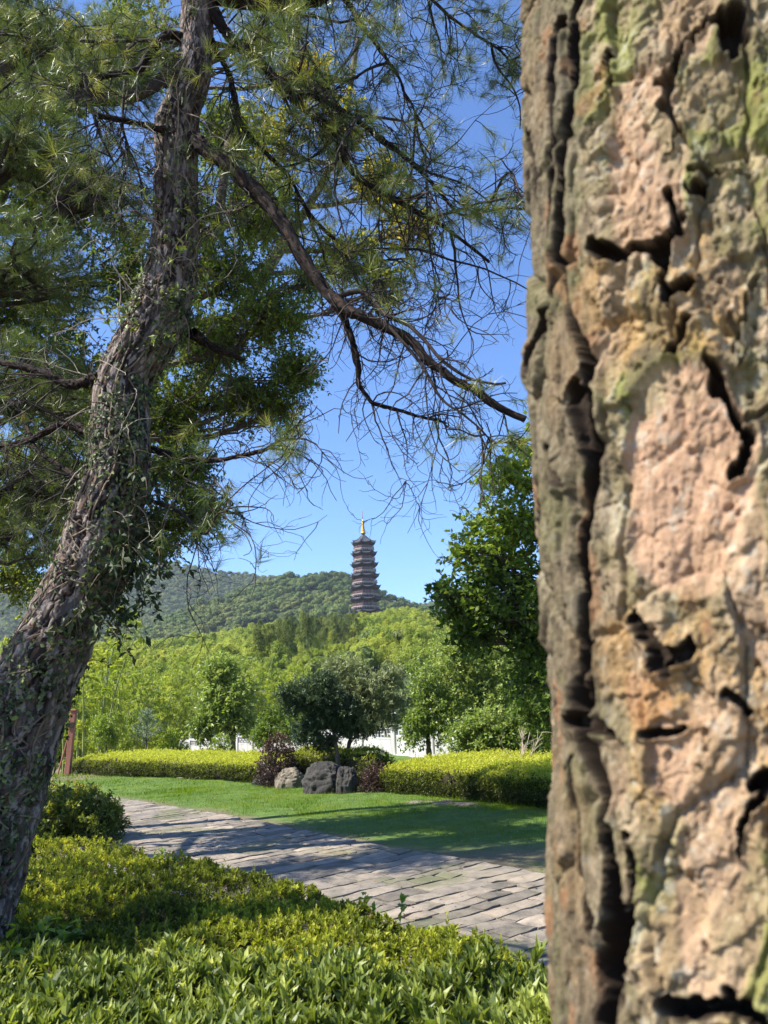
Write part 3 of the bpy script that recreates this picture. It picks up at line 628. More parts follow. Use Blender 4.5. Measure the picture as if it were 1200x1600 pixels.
def near_bark(s, z):
    w1 = fbm2(s*26, z*14, 3, 3); w2 = fbm2(s*26, z*14, 3, 4); w3 = fbm2(s*110, z*70, 3, 5); w4 = fbm2(s*110, z*70, 3, 6)
    X = s+.007*w1+.0028*w3; Z = z+.010*w2+.0035*w4
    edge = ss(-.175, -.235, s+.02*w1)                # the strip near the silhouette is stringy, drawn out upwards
    smooth = np.zeros(s.shape)
    for cx, cy, rx, ry, am in PINK:
        a, b = surf(cx, cy); a2, _ = surf(cx-rx, cy); _, b2 = surf(cx, cy-ry)
        q = np.hypot((X+.006*w1-a)/max(abs(a-a2), .004), (Z-b)/max(abs(b2-b), .004)); smooth = np.maximum(smooth, am*ss(1.12, .95, q))
    h = .014*fbm2(s*9, z*4, 3, 12)
    f1, f2, c1, vx, vy = worley2(X/.058+40, Z/.13+40, 21); gap = f2-f1
    h += .010*(c1-.5)+.009*ss(.0, .13, gap)*(1-.8*smooth)-.009+.005*vx*(c1-.5)
    lines = 0
    for k, (a_, b_, am, sd) in enumerate([(.030, .050, .0045, 31), (.013, .024, .0020, 41), (.0062, .010, .0008, 51)]):
        g1, g2, c2, ux, uy = worley2((X+.004*w3)/a_+9*k+50, (Z+.005*w4)/b_+3*k+50, sd)
        k1, k2, d2, vx2, vy2 = worley2((s+.003*w3+.004*w1)/(a_*.62)+9*k+20, (z+.01*w2)/(b_*5.5)+3*k+20, sd+5)
        pl = (c2-.5)*ss(0, .07, g2-g1)-uy*.75-.6*ss(.06, 0, g2-g1)
        st = (d2-.5)*ss(0, .12, k2-k1)*1.5-.5*ss(.12, 0, k2-k1)
        rough = 1-.62*smooth*(1 if k else .8)
        patch = ss(-.25, .25, fbm2(s*34+k*9, z*20, 2, sd+7)) if k == 2 else 1
        h += am*(pl*(1-edge)*rough*patch+st*1.25*edge)
    for sc_, am_, lv_ in ((24, .0027, 6.), (60, .0011, 6.)):     # thin sheets of bark with crisp torn rims
        tt = fbm2(s*sc_+.25*w3, z*sc_*.55+.15*w4, 4, int(60+sc_))*lv_; fl = np.floor(tt); h += am_*(fl+ss(.0, .06, tt-fl)+.25*(tt-fl))*(1-.35*smooth)*(1-.5*edge)
    g1, _, c2, _, _ = worley2(X/.014+5, Z/.02+5, 61); h -= .009*ss(.20, .12, g1)*(c2 > .80)*(1-.5*smooth)*(1-edge*.6)
    h += .0007*fbm2(s*300, z*180, 3, 15)+.0016*edge*fbm2(s*420, z*40, 3, 16)
    fis_shade = np.zeros(s.shape); n2w = fbm2(s*60, z*45, 3, 88)
    for P_, dp in FISS:
        fx = s+.010*w1*(1-.5*edge)+.008*w3*(1-.85*edge); fz = z+.006*w2+.004*w4
        q = seg_dist(fx, fz, P_)*(1.05+.55*n2w*(1-.5*edge)+.35*w4*(1-.7*edge)); mk = ss(1.25, .75, q); h -= dp*mk*(1+.12*w4); fis_shade = np.maximum(fis_shade, ss(1.55, 1.05, q)*min(1, dp/.014)); h += .005*ss(3.2, 1.4, q)*ss(.9, 1.4, q)
    n1 = fbm2(s*16, z*9, 4, 71); n2 = fbm2(s*40, z*28, 4, 72); n3 = fbm2(s*10, z*6+4, 3, 73); n4 = fbm2(s*150, z*110, 3, 74)
    col = np.zeros(s.shape+(3,))+C3(.25, .20, .105)
    col = mixa(col, C3(.40, .335, .21), ss(-.1, .4, n2))
    col = mixa(col, C3(.21, .215, .06), ss(-.12, .2, n1+.4*n2)*.85*(1-smooth))
    col = mixa(col, C3(.47, .27, .11), ss(.12, .4, n3-.2*n1)*.6*(1-smooth))
    g1, g2, c2, _, _ = worley2(X/.022+80, Z/.04+80, 81); col = mixa(col, C3(.42, .31, .20), (c2 > .72)*.55*ss(0, .1, g2-g1))
    col = mixa(col, C3(.19, .145, .085), (c2 < .2)*.6)
    col = mixa(col, C3(.50, .305, .19), np.clip(smooth, 0, 1)*(.8+.2*n2))
    col = mixa(col, C3(.40, .38, .30), ss(.25, .6, n4+.3*n2)*.5)
    col = mixa(col, C3(.34, .32, .17), ss(.05, .4, n1)*.5*smooth)
    col = mixa(col, C3(.125, .10, .065), edge*.75)  # strip by the silhouette darkened, its shade put into the bark colour
    col = col*(1+.22*n4[..., None])*(1+.30*fbm2(s*500, z*160, 2, 79)*(.5+.8*edge))[..., None]; col = mixa(col, C3(.10, .075, .05), ss(.28, .45, fbm2(s*90, z*55, 3, 76))*.6*(1-.6*smooth))
    rust = ss(.30, .5, fbm2(s*22, z*14+9, 3, 77)); col = mixa(col, C3(.33, .14, .06), rust*.4*(1-smooth))
    col = mixa(col, C3(.032, .022, .015), np.clip(fis_shade*1.1, 0, 1))  # dark inner bark, spread up the crack walls in place of deep shade
    return h, np.clip(col, .01, .8)
def barkmat(name, bscale=900, bd=.0012, rough=.85):
    m, n, b, o = newmat(name); c = attr(n, 'tone', 'Color'); f = noise(n, bscale, 4, .7); 
    n.links.new(mixc(n, c, ramp(n, [(.3, (.72, .72, .72)), (.7, (1.2, 1.2, 1.2))], f), .7, 'MULTIPLY'), b.inputs['Base Color']); b.inputs['Roughness'].default_value = rough; b.inputs['Specular IOR Level'].default_value = .12
    bump(n, b, f, .8, bd); return m
def loft(mb, P, rnd=.5, col=None):
    nz, ns = P.shape[:2]; idx = np.arange(nz*ns).reshape(nz, ns)
    mb.add(P, np.stack([idx[:-1], np.roll(idx[:-1], -1, 1), np.roll(idx[1:], -1, 1), idx[1:]], -1).reshape(-1, 4), rnd, None if col is None else col.reshape(-1, 3))
a_f = np.arange(math.radians(-112), math.radians(42), .00105/TR); a_c = np.arange(a_f[-1]+.02, a_f[0]+2*math.pi-.01, .02); aa = np.concatenate([a_f, a_c])
z_f = np.arange(zlo-.06, zhi+.06, .00125); z_l = np.linspace(-.15, z_f[0]-.01, 90); z_u = np.linspace(z_f[-1]+.01, 9.0, 260)
zz = np.concatenate([z_l, z_f, z_u]); S_, Z_ = np.meshgrid(aa*TR, zz)
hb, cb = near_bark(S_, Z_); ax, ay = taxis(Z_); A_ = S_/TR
rr = (TR*(1+.5*np.exp(-np.maximum(Z_, 0)/.14)*.6)*np.clip(1.0-.05*np.maximum(Z_-2.6, 0), .3, 1)+hb*.82+.004)
P_ = np.stack([ax+rr*np.sin(A_), ay-rr*np.cos(A_), Z_+.15*np.minimum(hb, 0)], -1)
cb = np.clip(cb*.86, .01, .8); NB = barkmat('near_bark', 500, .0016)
near = empty('pine_tree', (float(taxis(0.)[0]), float(taxis(0.)[1]), 0), 'thick scaly pine trunk close up at the right edge, lit bark with deep dark cracks', 'tree', 'pine trees')
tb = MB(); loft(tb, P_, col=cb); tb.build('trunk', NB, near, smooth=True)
# loose flakes of bark standing off the silhouette edge
def flake(px, py, w_, h_, lean):
    s0, z0 = surf(px, py); a = s0/TR; ax0, ay0 = taxis(z0); c = np.array([ax0+TR*math.sin(a), ay0-TR*math.cos(a), z0]); nrm_ = np.array([math.sin(a), -math.cos(a), 0]); tn = np.array([math.cos(a), math.sin(a), 0])
    u_, v_ = np.meshgrid(np.linspace(-1, 1, 15), np.linspace(0, 1, 26)); wd = w_*(1-.75*v_**1.6)*(1+.35*fbm(np.stack([v_*5, v_*0, v_*0+px], -1), 2)); 
    pr = c+nrm_*((-.006+.0+lean*v_**1.3)[..., None])+tn*((u_*wd)[..., None])+np.array([0, 0, -1])*((v_*h_)[..., None]) + nrm_*(.003*fbm(np.stack([u_*3, v_*5, u_*0+px], -1), 3))[..., None]
    q = pr+nrm_*.004*(1-.6*np.abs(u_))[..., None]; g = MB(); idx = np.arange(u_.size).reshape(u_.shape)
    f = np.stack([idx[:-1, :-1], idx[:-1, 1:], idx[1:, 1:], idx[1:, :-1]], -1).reshape(-1, 4); nn = u_.size
    loop = np.concatenate([idx[0, :-1], idx[:-1, -1], idx[-1, ::-1][:-1], idx[::-1, 0][:-1]]); L = len(loop)
    sd_ = np.array([[loop[i], loop[(i+1) % L], loop[(i+1) % L]+nn, loop[i]+nn] for i in range(L)])
    col = C3(.27, .20, .12)*(1+.5*fbm(np.stack([np.tile(u_, (2, 1))*4, np.tile(v_, (2, 1))*8, np.tile(u_, (2, 1))*0+px], -1), 3))[..., None]
    g.add(np.vstack([pr.reshape(-1, 3), q.reshape(-1, 3)]), np.vstack([f[:, ::-1], f+nn, sd_]), .5, np.clip(col.reshape(-1, 3), .05, .6)); g.build('bark_flake', NB, near, smooth=True)
for q in [(838, 165, .010, .035, .006), (842, 520, .009, .03, .005), (850, 955, .012, .028, .014), (848, 1125, .014, .03, -.002), (858, 1290, .008, .03, .004)]: flake(*q)
# ---------------------------------------------------------------- leaning pine at the left
def far_bark(s, z, seed=0, sc=1., tones=((.115, .09, .076), (.024, .019, .017), (.34, .275, .235))):
    w1 = fbm2(s*14/sc, z*6/sc, 3, 3+seed); w3 = fbm2(s*70/sc, z*30/sc, 3, 5+seed)
    na = fbm2(s*17/sc+.35*w3, z*3.4/sc, 3, 9+seed); nb = fbm2(s*30/sc+.3*w3, z*7/sc, 3, 10+seed)
    fi = ss(.085, .015, np.abs(na)); f2_ = ss(.07, .01, np.abs(nb))
    t = fbm2(s*26/sc, z*11/sc, 4, 12+seed)*5+3*na; lv = np.floor(t); fr = t-lv; terr = lv+ss(.0, .25, fr)      # overlapping flakes
    k1, k2, c2, ux, uy = worley2((s+.01*sc*w1)/(.016*sc)+9, (z+.02*sc*w1)/(.05*sc)+9, 31+seed)
    h = -.030*sc*fi-.010*sc*f2_+.0042*sc*terr+.005*sc*((c2-.5)-uy*.5)+.010*sc*w1+.003*sc*w3
    a, b, c = (C3(*t_) for t_ in tones)
    col = np.zeros(s.shape+(3,))+a; col = mixa(col, b, ss(-.1, .25, w1+.4*w3+.5*fbm2(s*5, z*2.2, 2, 99+seed))*.9); col = mixa(col, c, (c2 > .7)*.7); col = mixa(col, C3(.20, .12, .08), (c2 < .12)*.6)
    col = mixa(col, C3(.035, .026, .022), np.maximum(fi*.9, f2_*.45))
    return h, np.clip(col*(1+.3*w3[..., None]), .01, .8)
def limb(mb, C_, R_, ns, seed=0, sc=1., bark=True, tones=None, taper=None):
    """lofted limb round a centre line C_ (n,3) with radius R_ (n)"""
    T = nrm(np.gradient(C_, axis=0)); A = [nrm(np.cross(T[0], np.array([0, 1., 0])))]
    for t in T[1:]:
        a = A[-1]-t*(A[-1]@t); A.append(a/np.linalg.norm(a))
    A = np.array(A); B = np.cross(T, A); an = np.arange(ns)/ns*2*np.pi; ln = np.concatenate([[0], np.cumsum(np.linalg.norm(np.diff(C_, axis=0), axis=1))])
    if bark:
        # periodic around the limb: sample on the mean radius with a seam at the far side
        s = (an-np.pi)*float(np.mean(R_)); S_, Z_ = np.meshgrid(s, ln); kw = {} if tones is None else {'tones': tones}
        h, col = far_bark(S_, Z_, seed, sc, **kw); col = col*(1 if tones is None else .5)
    else: h = np.zeros((len(C_), ns)); col = np.zeros((len(C_), ns, 3))+C3(.12, .085, .065)
    rr = R_[:, None]+h*np.minimum(1, R_/max(R_.max(), 1e-6))[:, None]
    P = C_[:, None, :]+rr[..., None]*(np.cos(an)[None, :, None]*A[:, None, :]+np.sin(an)[None, :, None]*B[:, None, :])
    loft(mb, P, .5, col); return P, A, B
BARK = barkmat('pine_bark', 300, .003)
BRM = simplemat('branch_bark', (.025, .018, .015), (.055, .04, .032), 40, .85, .004)
TWG = simplemat('twig_bark', (.02, .014, .012), (.05, .035, .028), 30, .8, 0)
TWL = simplemat('dead_twig', (.22, .17, .13), (.36, .30, .24), 30, .8, 0)
NEED = leafmat('pine_needle', [(0, (.045, .075, .02)), (.4, (.10, .14, .03)), (.75, (.19, .22, .05)), (1, (.38, .36, .10))], .30, .38, .5, (1.3, 1.35, .6))
LY = 4.05
LT = [((-95, 1620), .235, LY), ((-72, 1500), .232, LY), ((-45, 1400), .228, LY), ((-12, 1290), .225, LY), ((8, 1217), .224, LY), ((30, 1143), .222, LY), ((56, 1070), .22, LY), ((88, 997), .212, LY), ((122, 923), .20, LY), ((144, 890), .196, LY), ((163, 817), .178, LY), ((184, 743), .166, LY), ((187, 670), .155, LY+.02), ((193, 597), .150, LY+.05),
      ((236, 523), .158, LY+.06), ((254, 477), .163, LY+.08), ((271, 403), .143, LY+.1), ((275, 330), .132, LY+.1), ((276, 257), .128, LY+.1), ((276, 200), .138, LY+.1), ((288, 160), .112, LY+.08), ((303, 110), .108, LY+.05), ((308, 40), .104, LY+.05), ((306, -30), .10, LY), ((300, -120), .10, LY), ((310, -260), .095, LY), ((340, -450), .085, LY), ((360, -700), .07, LY)]
pts = np.array([at(p_[0], p_[1], Y_) for p_, r_, Y_ in LT]); rad_ = np.array([r_ for _, r_, _ in LT])
base = pts[0]+(pts[0]-pts[1])/np.linalg.norm(pts[0]-pts[1])*.02; base[2] = -.1
pts = np.vstack([[pts[0][0]-.16, LY, -.12], pts]); rad_ = np.concatenate([[.30], rad_*np.where(np.arange(len(rad_)) < 9, .90, 1.0)])
NZ = 1500; Cl = catmull(pts, NZ); Rl = np.interp(np.linspace(0, len(rad_)-1, NZ), np.arange(len(rad_)), rad_)
pine = empty('pine_tree', (Cl[0][0], LY, 0), 'leaning pine wrapped in small creeper leaves, its bare limbs reaching right across the sky', 'tree', 'pine trees')
mb = MB(); LP, LA, LB = limb(mb, Cl, Rl, 230, 3, 1.0); mb.build('trunk', BARK, pine, smooth=True)

LIMBS = [  # pixel path, depth offset start/end, radius start/end, leafiness
    ([(300, 215), (322, 235), (345, 250), (400, 300), (435, 340), (470, 400), (510, 455), (535, 482), (580, 500), (630, 522), (665, 556), (700, 590), (755, 622), (818, 655)], 0, -.5, .050, .016, .35),
    ([(515, 462), (535, 492), (548, 530), (558, 570), (562, 605), (582, 627), (620, 638), (660, 650), (702, 660)], -.25, -.1, .022, .006, .1),
    ([(520, 466), (560, 455), (585, 468), (600, 490), (640, 510), (690, 560), (740, 590), (790, 600)], -.25, -.5, .018, .006, .3),
    ([(322, -10), (345, 40), (372, 70), (400, 88), (435, 130), (490, 180), (530, 215), (541, 255), (580, 290), (640, 325), (690, 350), (765, 410)], 0, .3, .040, .009, .9),
    ([(330, 60), (338, 80), (360, 120), (375, 190), (400, 225), (450, 275), (480, 330), (520, 370), (570, 400), (640, 405)], 0, .5, .022, .006, .8),
    ([(465, 150), (500, 155), (560, 190), (620, 235), (680, 290), (722, 336), (790, 325), (840, 330)], .2, .2, .019, .006, 1.),
    ([(500, -50), (540, 0), (580, 60), (618, 110), (640, 160), (662, 205)], .3, .5, .020, .006, .9),
    ([(620, -50), (675, 0), (720, 40), (770, 70), (812, 105), (850, 130)], .4, .6, .014, .005, 1.),
    ([(440, 10), (457, 25), (480, 80), (520, 150), (535, 220), (560, 262)], .2, .4, .012, .005, .8),
    ([(318, -12), (400, 0), (455, 0), (500, -6), (514, -22)], .0, -.1, .062, .055, .8), ([(500, -12), (600, -40), (700, -70), (900, -90)], -.1, .5, .03, .012, 1.),
    ([(285, 60), (262, 55), (235, 85), (214, 112), (160, 118), (130, 118)], 0, -.2, .030, .014, .3),
    ([(132, 120), (142, 165), (156, 205), (185, 260)], -.2, -.1, .014, .006, .5),
    ([(196, 125), (191, 190), (201, 240), (186, 300), (190, 360)], -.1, 0, .010, .004, .5),
    ([(262, 205), (240, 200), (200, 188), (155, 180)], 0, -.2, .024, .015, .3),
    ([(270, 66), (225, 63), (120, 65), (70, 62), (10, 55), (-60, 50)], .3, .2, .014, .006, 1.),
    ([(665, 230), (668, 340), (678, 430), (690, 500)], .2, .1, .007, .003, .5),
    ([(594, 300), (593, 360), (597, 400), (586, 480)], .2, .2, .006, .003, .3),
    ([(600, 500), (650, 560), (690, 620), (740, 660), (780, 700)], -.35, -.5, .010, .004, .7),
    ([(300, 520), (330, 540), (380, 560)], .1, .4, .035, .012, .6),
    ([(225, 700), (280, 712), (340, 718), (400, 705), (435, 690), (462, 680)], .1, -.3, .020, .005, 1.),
    ([(230, 780), (280, 800), (320, 835), (345, 800), (365, 790)], .1, -.2, .013, .004, .8),
    ([(155, 590), (110, 600), (60, 580), (0, 565), (-60, 550)], 0, .5, .034, .016, .6), ([(150, 680), (100, 665), (40, 690), (-40, 700)], 0, .7, .028, .012, .6),
    ([(150, 760), (110, 740), (60, 700), (30, 640)], 0, .6, .02, .01, .6),
    ([(305, -100), (480, -240), (700, -330), (900, -380)], 0, .3, .05, .02, 1.), ([(310, -300), (460, -520), (700, -650)], 0, -.2, .04, .02, 1.),
]
limb_pts = []
for i, (pp, y0, y1, r0, r1, leafy) in enumerate(LIMBS):
    k = len(pp); Q = np.array([at(p_[0], p_[1], LY+y0+(y1-y0)*j/(k-1)) for j, p_ in enumerate(pp)]); n_ = 40
    Cc = catmull(Q, n_); Cc += np.stack([fbm(np.c_[np.linspace(0, k*1.2, n_), np.full(n_, i*3.1+q*9), np.zeros(n_)], 2, 5) for q in range(3)], -1)*.022*np.linspace(0, 1, n_)[:, None]
    limb_pts.append((Cc, leafy, r0))
    mb = MB(); rr_ = np.linspace(r0, r1, n_)*(1+.12*fbm(np.c_[np.linspace(0, k*3, n_), np.full(n_, i), np.zeros(n_)], 2, 8))
    if r0 > .018: C2 = catmull(Cc, 160); limb(mb, C2, np.interp(np.linspace(0, 1, 160), np.linspace(0, 1, n_), rr_), 24, 7+i, .45, tones=((.045, .032, .027), (.03, .022, .02), (.075, .055, .046)))
    else: mb.tubes(Cc[None], rr_[None], 7); 
    mb.build('branch', BARK if r0 > .018 else BRM, pine, smooth=True)

# twigs and needles
DENS = [(120, 60, 190, 130, 1.0), (90, 230, 150, 150, .55), (430, 60, 130, 120, .8), (600, 60, 200, 110, .6), (760, 60, 110, 130, .95), (770, 205, 75, 65, 1.0), (520, 200, 120, 90, .5), (640, 260, 110, 70, .5), (770, 330, 80, 60, .55), (480, 320, 110, 80, .65), (600, 430, 120, 60, .4), (350, 180, 60, 120, .6), (800, 620, 50, 50, .6),
        (800, 690, 60, 50, .65), (675, 700, 60, 40, .4), (760, 730, 50, 35, .45), (435, 700, 60, 45, .9), (340, 820, 50, 50, .85), (640, 570, 40, 40, .25), (60, 500, 120, 160, .35), (740, 590, 60, 50, .25), (280, 700, 60, 60, .7), (300, 800, 60, 50, .6), (260, 40, 60, 60, .5)]
def dens(P):
    v = P-CAM; k = np.maximum(v@FW, .2); x = 600+FPX*(v@RT)/k; y = 800-FPX*(v@UP)/k; o = np.zeros(len(P))
    for cx, cy, rx, ry, a in DENS: o = np.maximum(o, a*np.exp(-(((x-cx)/rx)**2+((y-cy)/ry)**2)))
    o = np.where((y < -40) | (x < -60), .3, o); o = np.where((x > 480) & (x < 640) & (y > 650), 0, o); return o, x, y
def needle_template(n, seed, L=1.):
    r_ = np.random.default_rng(seed); V = []; Fc = []
    for i in range(n):
        a = r_.uniform(0, 6.28); sp = r_.uniform(.25, 1.15); d = np.array([math.cos(sp), math.sin(sp)*math.cos(a), math.sin(sp)*math.sin(a)]); b0 = np.array([-.5*r_.random(), 0, 0])
        q = nrm(np.cross(d, r_.normal(size=3))); l_ = r_.uniform(.7, 1.1); w_ = .0085; mid = b0+d*l_*.55; tip = b0+d*l_+np.array([-.06, 0, 0])+r_.normal(size=3)*.05; k = len(V)
        V += [b0+q*w_, b0-q*w_, mid-q*w_*.9, mid+q*w_*.9, tip]; Fc += [(k, k+1, k+2, k+3), (k+3, k+2, k+4)]
    return V, Fc
NT = [needle_template(30, q) for q in range(6)]
def tufts(mb, O, d, L, rnd=None):
    which = rng.integers(0, len(NT), len(O)); rr = rng.random(len(O)) if rnd is None else rnd; roll = rdir(len(O))
    for q in range(len(NT)):
        s_ = which == q
        if s_.any():
            X_, Y_, Z_ = leaf_frames(d[s_], roll[s_], L[s_], L[s_]); mb.inst(*NT[q], O[s_], X_, Y_, Z_, rr[s_])
tw = MB(); dead = MB(); nd = MB()
def grow(Cc, n1, r0, leafy, len1=(.3, .9), spread=1.0, bare=.3):
    P = Cc[None]; b, t, i, fr = sub(P, n1, .12, 1.0)
    d1 = nrm(t*.55+rdir(n1)*spread*.75+np.array([0, -.0, -.12])); L1 = rng.uniform(*len1, n1)*(1.1-.4*fr); T1 = walk(b, d1, L1, 9, .22, -.09)
    tw.tubes(T1, np.linspace(.0046, .0018, 9)[None]*rng.uniform(.7, 1.3, (n1, 1)), 4)
    n2 = int(n1*4.2); b2, t2, i2, f2 = sub(T1, n2, .15, 1.0); d2 = nrm(t2*.7+rdir(n2)*.75+np.array([0, 0, -.12])); L2 = L1[i2]*rng.uniform(.25, .55, n2)
    T2 = walk(b2, d2, L2, 7, .30, -.05); tw.tubes(T2, np.linspace(.0024, .0011, 7)[None]*rng.uniform(.7, 1.3, (n2, 1)), 3)
    n3 = int(n2*1.1); b3, t3, i3, f3 = sub(T2, n3, .2, 1.0); T3 = walk(b3, nrm(t3*.6+rdir(n3)*.9), L2[i3]*rng.uniform(.3, .6, n3), 6, .42, .0); tw.tubes(T3, np.linspace(.0015, .0008, 6)[None].repeat(n3, 0), 3)
    tips = np.concatenate([T2[:, -1], T3[:, -1], T2[:, 4], T1[:, -1]]); dirs = np.concatenate([T2[:, -1]-T2[:, -2], T3[:, -1]-T3[:, -2], T2[:, 4]-T2[:, 3], T1[:, -1]-T1[:, -2]])
    de, x, y = dens(tips); k = rng.random(len(tips)) < de*leafy*.68; tips = tips[k]; dirs = nrm(nrm(dirs[k])+np.array([0, 0, .12]))
    tufts(nd, tips, dirs, rng.uniform(.075, .125, len(tips)))
    return T1
for (Cc, leafy, r0), (pp, y0, y1, ra, rb, lf) in zip(limb_pts, LIMBS):
    ln = float(np.linalg.norm(np.diff(Cc, axis=0), axis=1).sum()); n1 = int(6+ln*(15 if lf >= .8 else 12))
    if pp[0][1] < -50: n1 = int(n1*.8)
    T1 = grow(Cc, n1, r0, min(1, lf+.25), (.25, .62) if lf < .5 else (.3, .85))
    if lf >= .8 and ln > 1.1:   # side limbs leaving the picture plane
        ns = int(2+ln*2.2); b, t, i, fr = sub(Cc[None], ns, .15, .95); d = nrm(t*.5+rdir(ns)*np.array([.5, 1.3, .4])+np.array([.0, 0, -.03]))
        S1 = walk(b, d, rng.uniform(.6, 1.3, ns), 12, .16, -.05); tw.tubes(S1, np.linspace(.011, .004, 12)[None].repeat(ns, 0), 6)
        for q in range(ns): grow(S1[q], 7, .01, 1.0, (.25, .6))
# long pendulous bare twigs drawn from the photograph
HANG = [([(582, 627), (588, 660), (604, 700), (620, 740), (634, 752)], .006), ([(634, 752), (618, 772), (600, 800), (580, 813), (560, 812), (548, 803)], .003), ([(634, 752), (628, 790), (606, 818), (600, 812)], .003), ([(634, 752), (650, 780), (660, 818)], .0028), ([(634, 752), (622, 778), (590, 768), (575, 755)], .0025), ([(582, 627), (600, 670), (625, 690), (650, 725)], .003),
        ([(640, 640), (660, 690), (690, 730), (712, 780), (726, 806)], .003), ([(760, 660), (775, 720), (778, 770), (766, 800), (740, 806)], .0028), ([(560, 605), (548, 640), (560, 700), (572, 730)], .0025), ([(545, 500), (500, 510), (490, 480)], .003), ([(840, 330), (815, 400), (800, 470), (770, 520)], .003), ([(620, 640), (640, 680), (630, 730)], .0025)]
HC = []
for pp, r_ in HANG:
    Q = catmull(np.array([at(p_[0], p_[1], LY-.15) for p_ in pp]), 18); Q += rng.normal(0, .003, Q.shape); HC.append((Q, r_)); tw.tubes(Q[None], np.linspace(r_, .0011, 18)[None], 5)
    ns = 7; b, t, i, fr = sub(Q[None], ns, .2, 1); T = walk(b, nrm(t+rdir(ns)*.9), rng.uniform(.06, .18, ns), 7, .4, 0); tw.tubes(T, np.linspace(.0017, .0009, 7)[None].repeat(ns, 0), 3)
# pale dead twigs round the upper trunk, lit from the left
n_ = 60; z_i = rng.integers(600, 1350, n_); S0 = Cl[z_i]; T = walk(S0, nrm(rdir(n_)*np.array([1.2, .8, .5])+np.array([-.3, -.5, 0])), rng.uniform(.4, 1.1, n_), 12, .28, -.08); dead.tubes(T, np.linspace(.0045, .0012, 12)[None].repeat(n_, 0), 4)
b2, t2, _, _ = sub(T, 200, .2, 1); T2 = walk(b2, nrm(t2*.5+rdir(200)), rng.uniform(.12, .35, 200), 8, .35, -.05); dead.tubes(T2, np.linspace(.002, .0008, 8)[None].repeat(200, 0), 3)
tw.build('twig', TWG, pine); dead.build('dead_twig', TWL, pine); nd.build('needles', NEED, pine)
print('needle verts', nd.n, 'twig', tw.n)

# creeper on the trunk
VL = leafmat('creeper_leaf', [(0, (.025, .045, .015)), (.5, (.06, .085, .03)), (.8, (.16, .19, .08)), (1, (.30, .38, .06))], .15, .55, .25, (1.3, 1.3, .5))
VS = simplemat('creeper_stem', (.12, .085, .055), (.24, .18, .12), 30, .8, 0)
creeper = empty('creeper_vine', (Cl[0][0], LY-.3, 0), 'small leaved creeper climbing the leaning pine trunk, with leafy sprays hanging off its right side', 'climbing plant')
vl = MB(); vs = MB()
def on_trunk(u, a, off=.0):
    """u index along trunk 0..1, a angle"""
    i = np.clip((np.asarray(u)*(NZ-1)).astype(int), 0, NZ-1); j = (np.mod(np.asarray(a)/(2*np.pi), 1)*230).astype(int) % 230
    P = LP[i, j]; N = nrm(P-Cl[i]); return P+N*np.asarray(off)[..., None] if np.ndim(off) else P+N*off, N
tT = nrm(np.gradient(Cl, axis=0))
for st in range(46):
    u0 = rng.uniform(.0, .5); ln = rng.uniform(.08, .4); a0 = rng.uniform(0, 6.28); m_ = 60; u = np.clip(u0+ln*np.linspace(0, 1, m_), 0, .72); a = a0+.9*fbm(np.c_[np.linspace(0, 4, m_), np.full(m_, st*1.7), np.zeros(m_)], 3, 2)*2
    P, N = on_trunk(u, a, .004); vs.tubes(P[None], np.linspace(.0055, .002, m_)[None], 5)
nl_ = 9500; u = rng.uniform(.02, .70, nl_*2); a = rng.uniform(0, 6.28, nl_*2); cl = fbm(np.c_[np.cos(a)*1.3, np.sin(a)*1.3, u*22], 3, 44); k = (cl > .0+.0*u) | (rng.random(len(u)) < .12); k &= rng.random(len(u)) < np.where(u > .6, .4, np.where(u > .35, 1.0, .8)); u, a = u[k], a[k]
P, N = on_trunk(u, a, rng.uniform(.004, .028, len(u))); down = nrm(rdir(len(u))*.8+np.array([0, 0, -.25])); dr = nrm(down-N*(down*N).sum(1, keepdims=True)*.7); X_, Y_, Z_ = leaf_frames(dr, nrm(N+rdir(len(u))*.55), rng.uniform(.016, .036, len(u)), rng.uniform(.011, .022, len(u)))
vl.inst(*LEAF_F, P, X_, Y_, Z_, np.clip(rng.normal(.5, .25, len(u)), 0, .88))
# sprays that stand off the bark
def sprays(n, ulo, uhi, alo, ahi, length, leaf, bright, grav=-.15, kk=9):
    u = rng.uniform(ulo, uhi, n); a = rng.uniform(alo, ahi, n); P, N = on_trunk(u, a, .0); T = walk(P, nrm(N+rdir(n)*.6+np.array([0, 0, .1])), rng.uniform(*length, n), 8, .25, grav); vs.tubes(T, np.linspace(.0022, .001, 8)[None].repeat(n, 0), 4)
    m_ = n*kk; b, t, i, f = sub(T, m_, .15, 1); d = nrm(t*.6+rdir(m_)*.8); X_, Y_, Z_ = leaf_frames(d, nrm(rdir(m_)*.6+np.array([-.3, -.5, .8])), rng.uniform(*leaf, m_), rng.uniform(leaf[0], leaf[1], m_)*.48); vl.inst(*LEAF_F, b, X_, Y_, Z_, np.clip(rng.normal(bright, .15, m_), 0, 1))
    return T
ang = np.mod(np.arctan2((LB[700]@np.array([1., 0, 0])), (LA[700]@np.array([1., 0, 0]))), 6.2832)   # angle facing +x
sprays(60, .30, .44, ang-1.1, ang+.6, (.12, .34), (.035, .065), .25, -.25, 10)      # dark hanging leaves right of the trunk, low
sprays(26, .36, .41, ang-.8, ang+.4, (.25, .5), (.04, .07), .2, -.35, 12)
sprays(70, .52, .64, 0, 6.28, (.1, .35), (.03, .055), .85, .05, 8); sprays(40, .60, .72, 0, 6.28, (.1, .35), (.025, .05), .7, -.05, 8); sprays(60, .05, .35, 0, 6.28, (.06, .16), (.02, .04), .5, -.05, 7)
vs.build('stem', VS, creeper); vl.build('leaves', VL, creeper)
